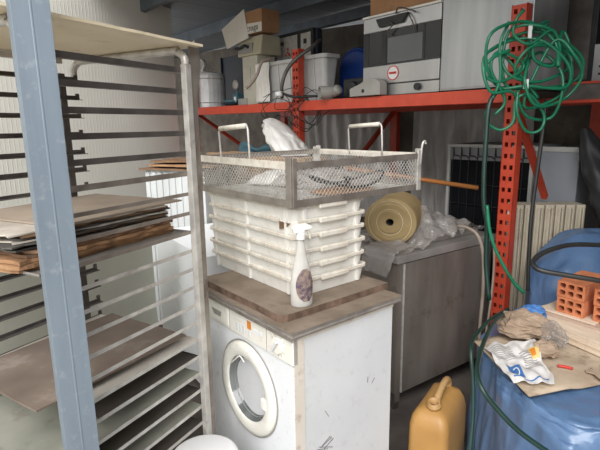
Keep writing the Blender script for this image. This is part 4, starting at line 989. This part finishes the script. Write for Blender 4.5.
MB().box(-.01, .01, -.006, .006, -.022, .022).build('hose_label', 'whiteprint', hz, T=Tr(*(at(526, 84, 2.40)-hl)))
def hose(name, label, pts, r, mat): return tag(MB().tube(P3(pts), r, 10).build(name, mat, smooth=True), label, 'hose')
hose('hose', 'dark green hose hanging straight down left of the red upright', [(497, 90, 2.44), (489, 106, 2.42), (486, 140, 2.40), (484, 175, 2.38), (484, 205, 2.36), (487, 225, 2.34), (486, 262, 2.34), (489, 300, 2.30)], .012, 'hosed')
hose('hose', 'thin black hose hanging down right of the red upright in front of the radiator', [(546, 100, 2.5), (543, 130, 2.48), (536, 180, 2.46), (531, 220, 2.44), (529, 255, 2.42), (528, 283, 2.41), (528, 290, 2.41)], .010, 'hoseb')
hose('hose', 'dark green hose crossing the newspaper and running down the front of the tarp', [(510, 312, 2.18), (498, 318, 1.90), (487, 335, 1.66), (478, 362, 1.44), (480, 385, 1.33), (498, 410, 1.30), (520, 432, 1.28), (548, 452, 1.26), (575, 470, 1.25)], .0078, 'hosed')
hose('hose', 'dark hose running down the left edge of the blue tarp beside the jerrycan', [(508, 309, 2.12), (490, 320, 1.95), (474, 338, 1.80), (471, 352, 1.72), (473, 380, 1.68), (473, 415, 1.64), (470, 450, 1.60), (468, 480, 1.58)], .0078, 'hosed')
hose('hose', 'stiff black hose bending in an arc above the hollow bricks', [(640, 246, 2.30), (600, 245, 2.15), (570, 245, 2.12), (545, 252, 2.08), (533, 262, 2.03), (540, 270, 1.98), (565, 275, 1.95), (600, 281, 1.92), (640, 290, 1.90)], .011, 'hoseb')
hose('hose', 'beige hose arching off the steel cabinet and down its front', [(458, 226, 2.62), (468, 228, 2.56), (478, 236, 2.50), (483, 255, 2.47), (483, 290, 2.46), (480, 325, 2.46), (478, 360, 2.46)], .009, 'hosebeige')
hose('hose', 'second beige hose close against the left of the red upright', [(488, 228, 2.50), (493, 240, 2.47), (494, 262, 2.45), (492, 290, 2.43), (488, 320, 2.42), (484, 345, 2.42)], .006, 'hosebeige')
hose('hose', 'grey corrugated hose curving over the white tub and the middle upright', [(282, 98, 3.86), (282, 85, 3.82), (287, 70, 3.80), (297, 58, 3.78), (312, 47, 3.80), (320, 40, 3.90)], .014, 'steeldark')
hose('hose', 'thin beige cable hanging from the rag beside the tall beige box', [(272, 58, 4.25), (262, 62, 4.2), (257, 75, 4.2), (250, 85, 4.22), (246, 88, 4.22)], .013, 'hosebeige')
# thin tangled wires at the middle upright
def wire(name, label, pts, r=.0035, mat='blackmet'): return tag(MB().tube(P3(pts), r, 6).build(name, mat, smooth=True), label, 'cable')
ww = thing('cable_bundle', 'tangle of thin dark cables hanging over the beam at the middle upright', 'cables', at(295, 98, 3.85)); wl_ = ww.location.copy()
r3 = random.Random(5)
for k in range(8):
    cx_, cy_ = 290+r3.uniform(-16, 26), 104+r3.uniform(-6, 16); a0 = r3.uniform(0, 6.3); pts = []
    for j in range(9):
        a = a0+j*.8; pts.append((cx_+r3.uniform(10, 20)*math.cos(a), max(88, cy_+r3.uniform(8, 20)*math.sin(a)), 3.80+.03*math.sin(j+k)))
    MB().tube([q-wl_ for q in P3(pts)], .0028, 5).build('cable', 'blackmet', ww, smooth=True)
MB().tube([q-wl_ for q in P3([(278, 92, 3.8), (295, 97, 3.8), (315, 96, 3.8), (340, 96, 3.7), (356, 97, 3.6)])], .010, 6).build('cable', 'black', ww, smooth=True)
MB().lathe([(0, 0), (.03, .005), (.03, .04), (0, .045)], Tr(*(at(279, 97, 3.80)-wl_)), 12).build('connector', 'whiteprint', ww, smooth=True)

# ------------------------------------------------------------------ light
W = bpy.data.worlds.new('World'); bpy.context.scene.world = W; W.use_nodes = True; nt = W.node_tree
bg = nt.nodes['Background']; bg.inputs[0].default_value = (1.0, .99, .97, 1); bg.inputs[1].default_value = 1.0
sun = bpy.data.lights.new('daylight', 'SUN'); sun.energy = 3.6; sun.angle = R(50); sun.color = (1, .99, .98)
so = bpy.data.objects.new('daylight', sun); C.objects.link(so); so.rotation_euler = Vector((.12, .72, -.62)).to_track_quat('-Z', 'Y').to_euler()
sc = bpy.context.scene
sc.view_settings.view_transform = 'Standard'; sc.view_settings.look = 'None'; sc.view_settings.exposure = 0.15; sc.view_settings.gamma = 1
sc.cycles.max_bounces = 8; sc.cycles.diffuse_bounces = 5; sc.cycles.transparent_max_bounces = 12
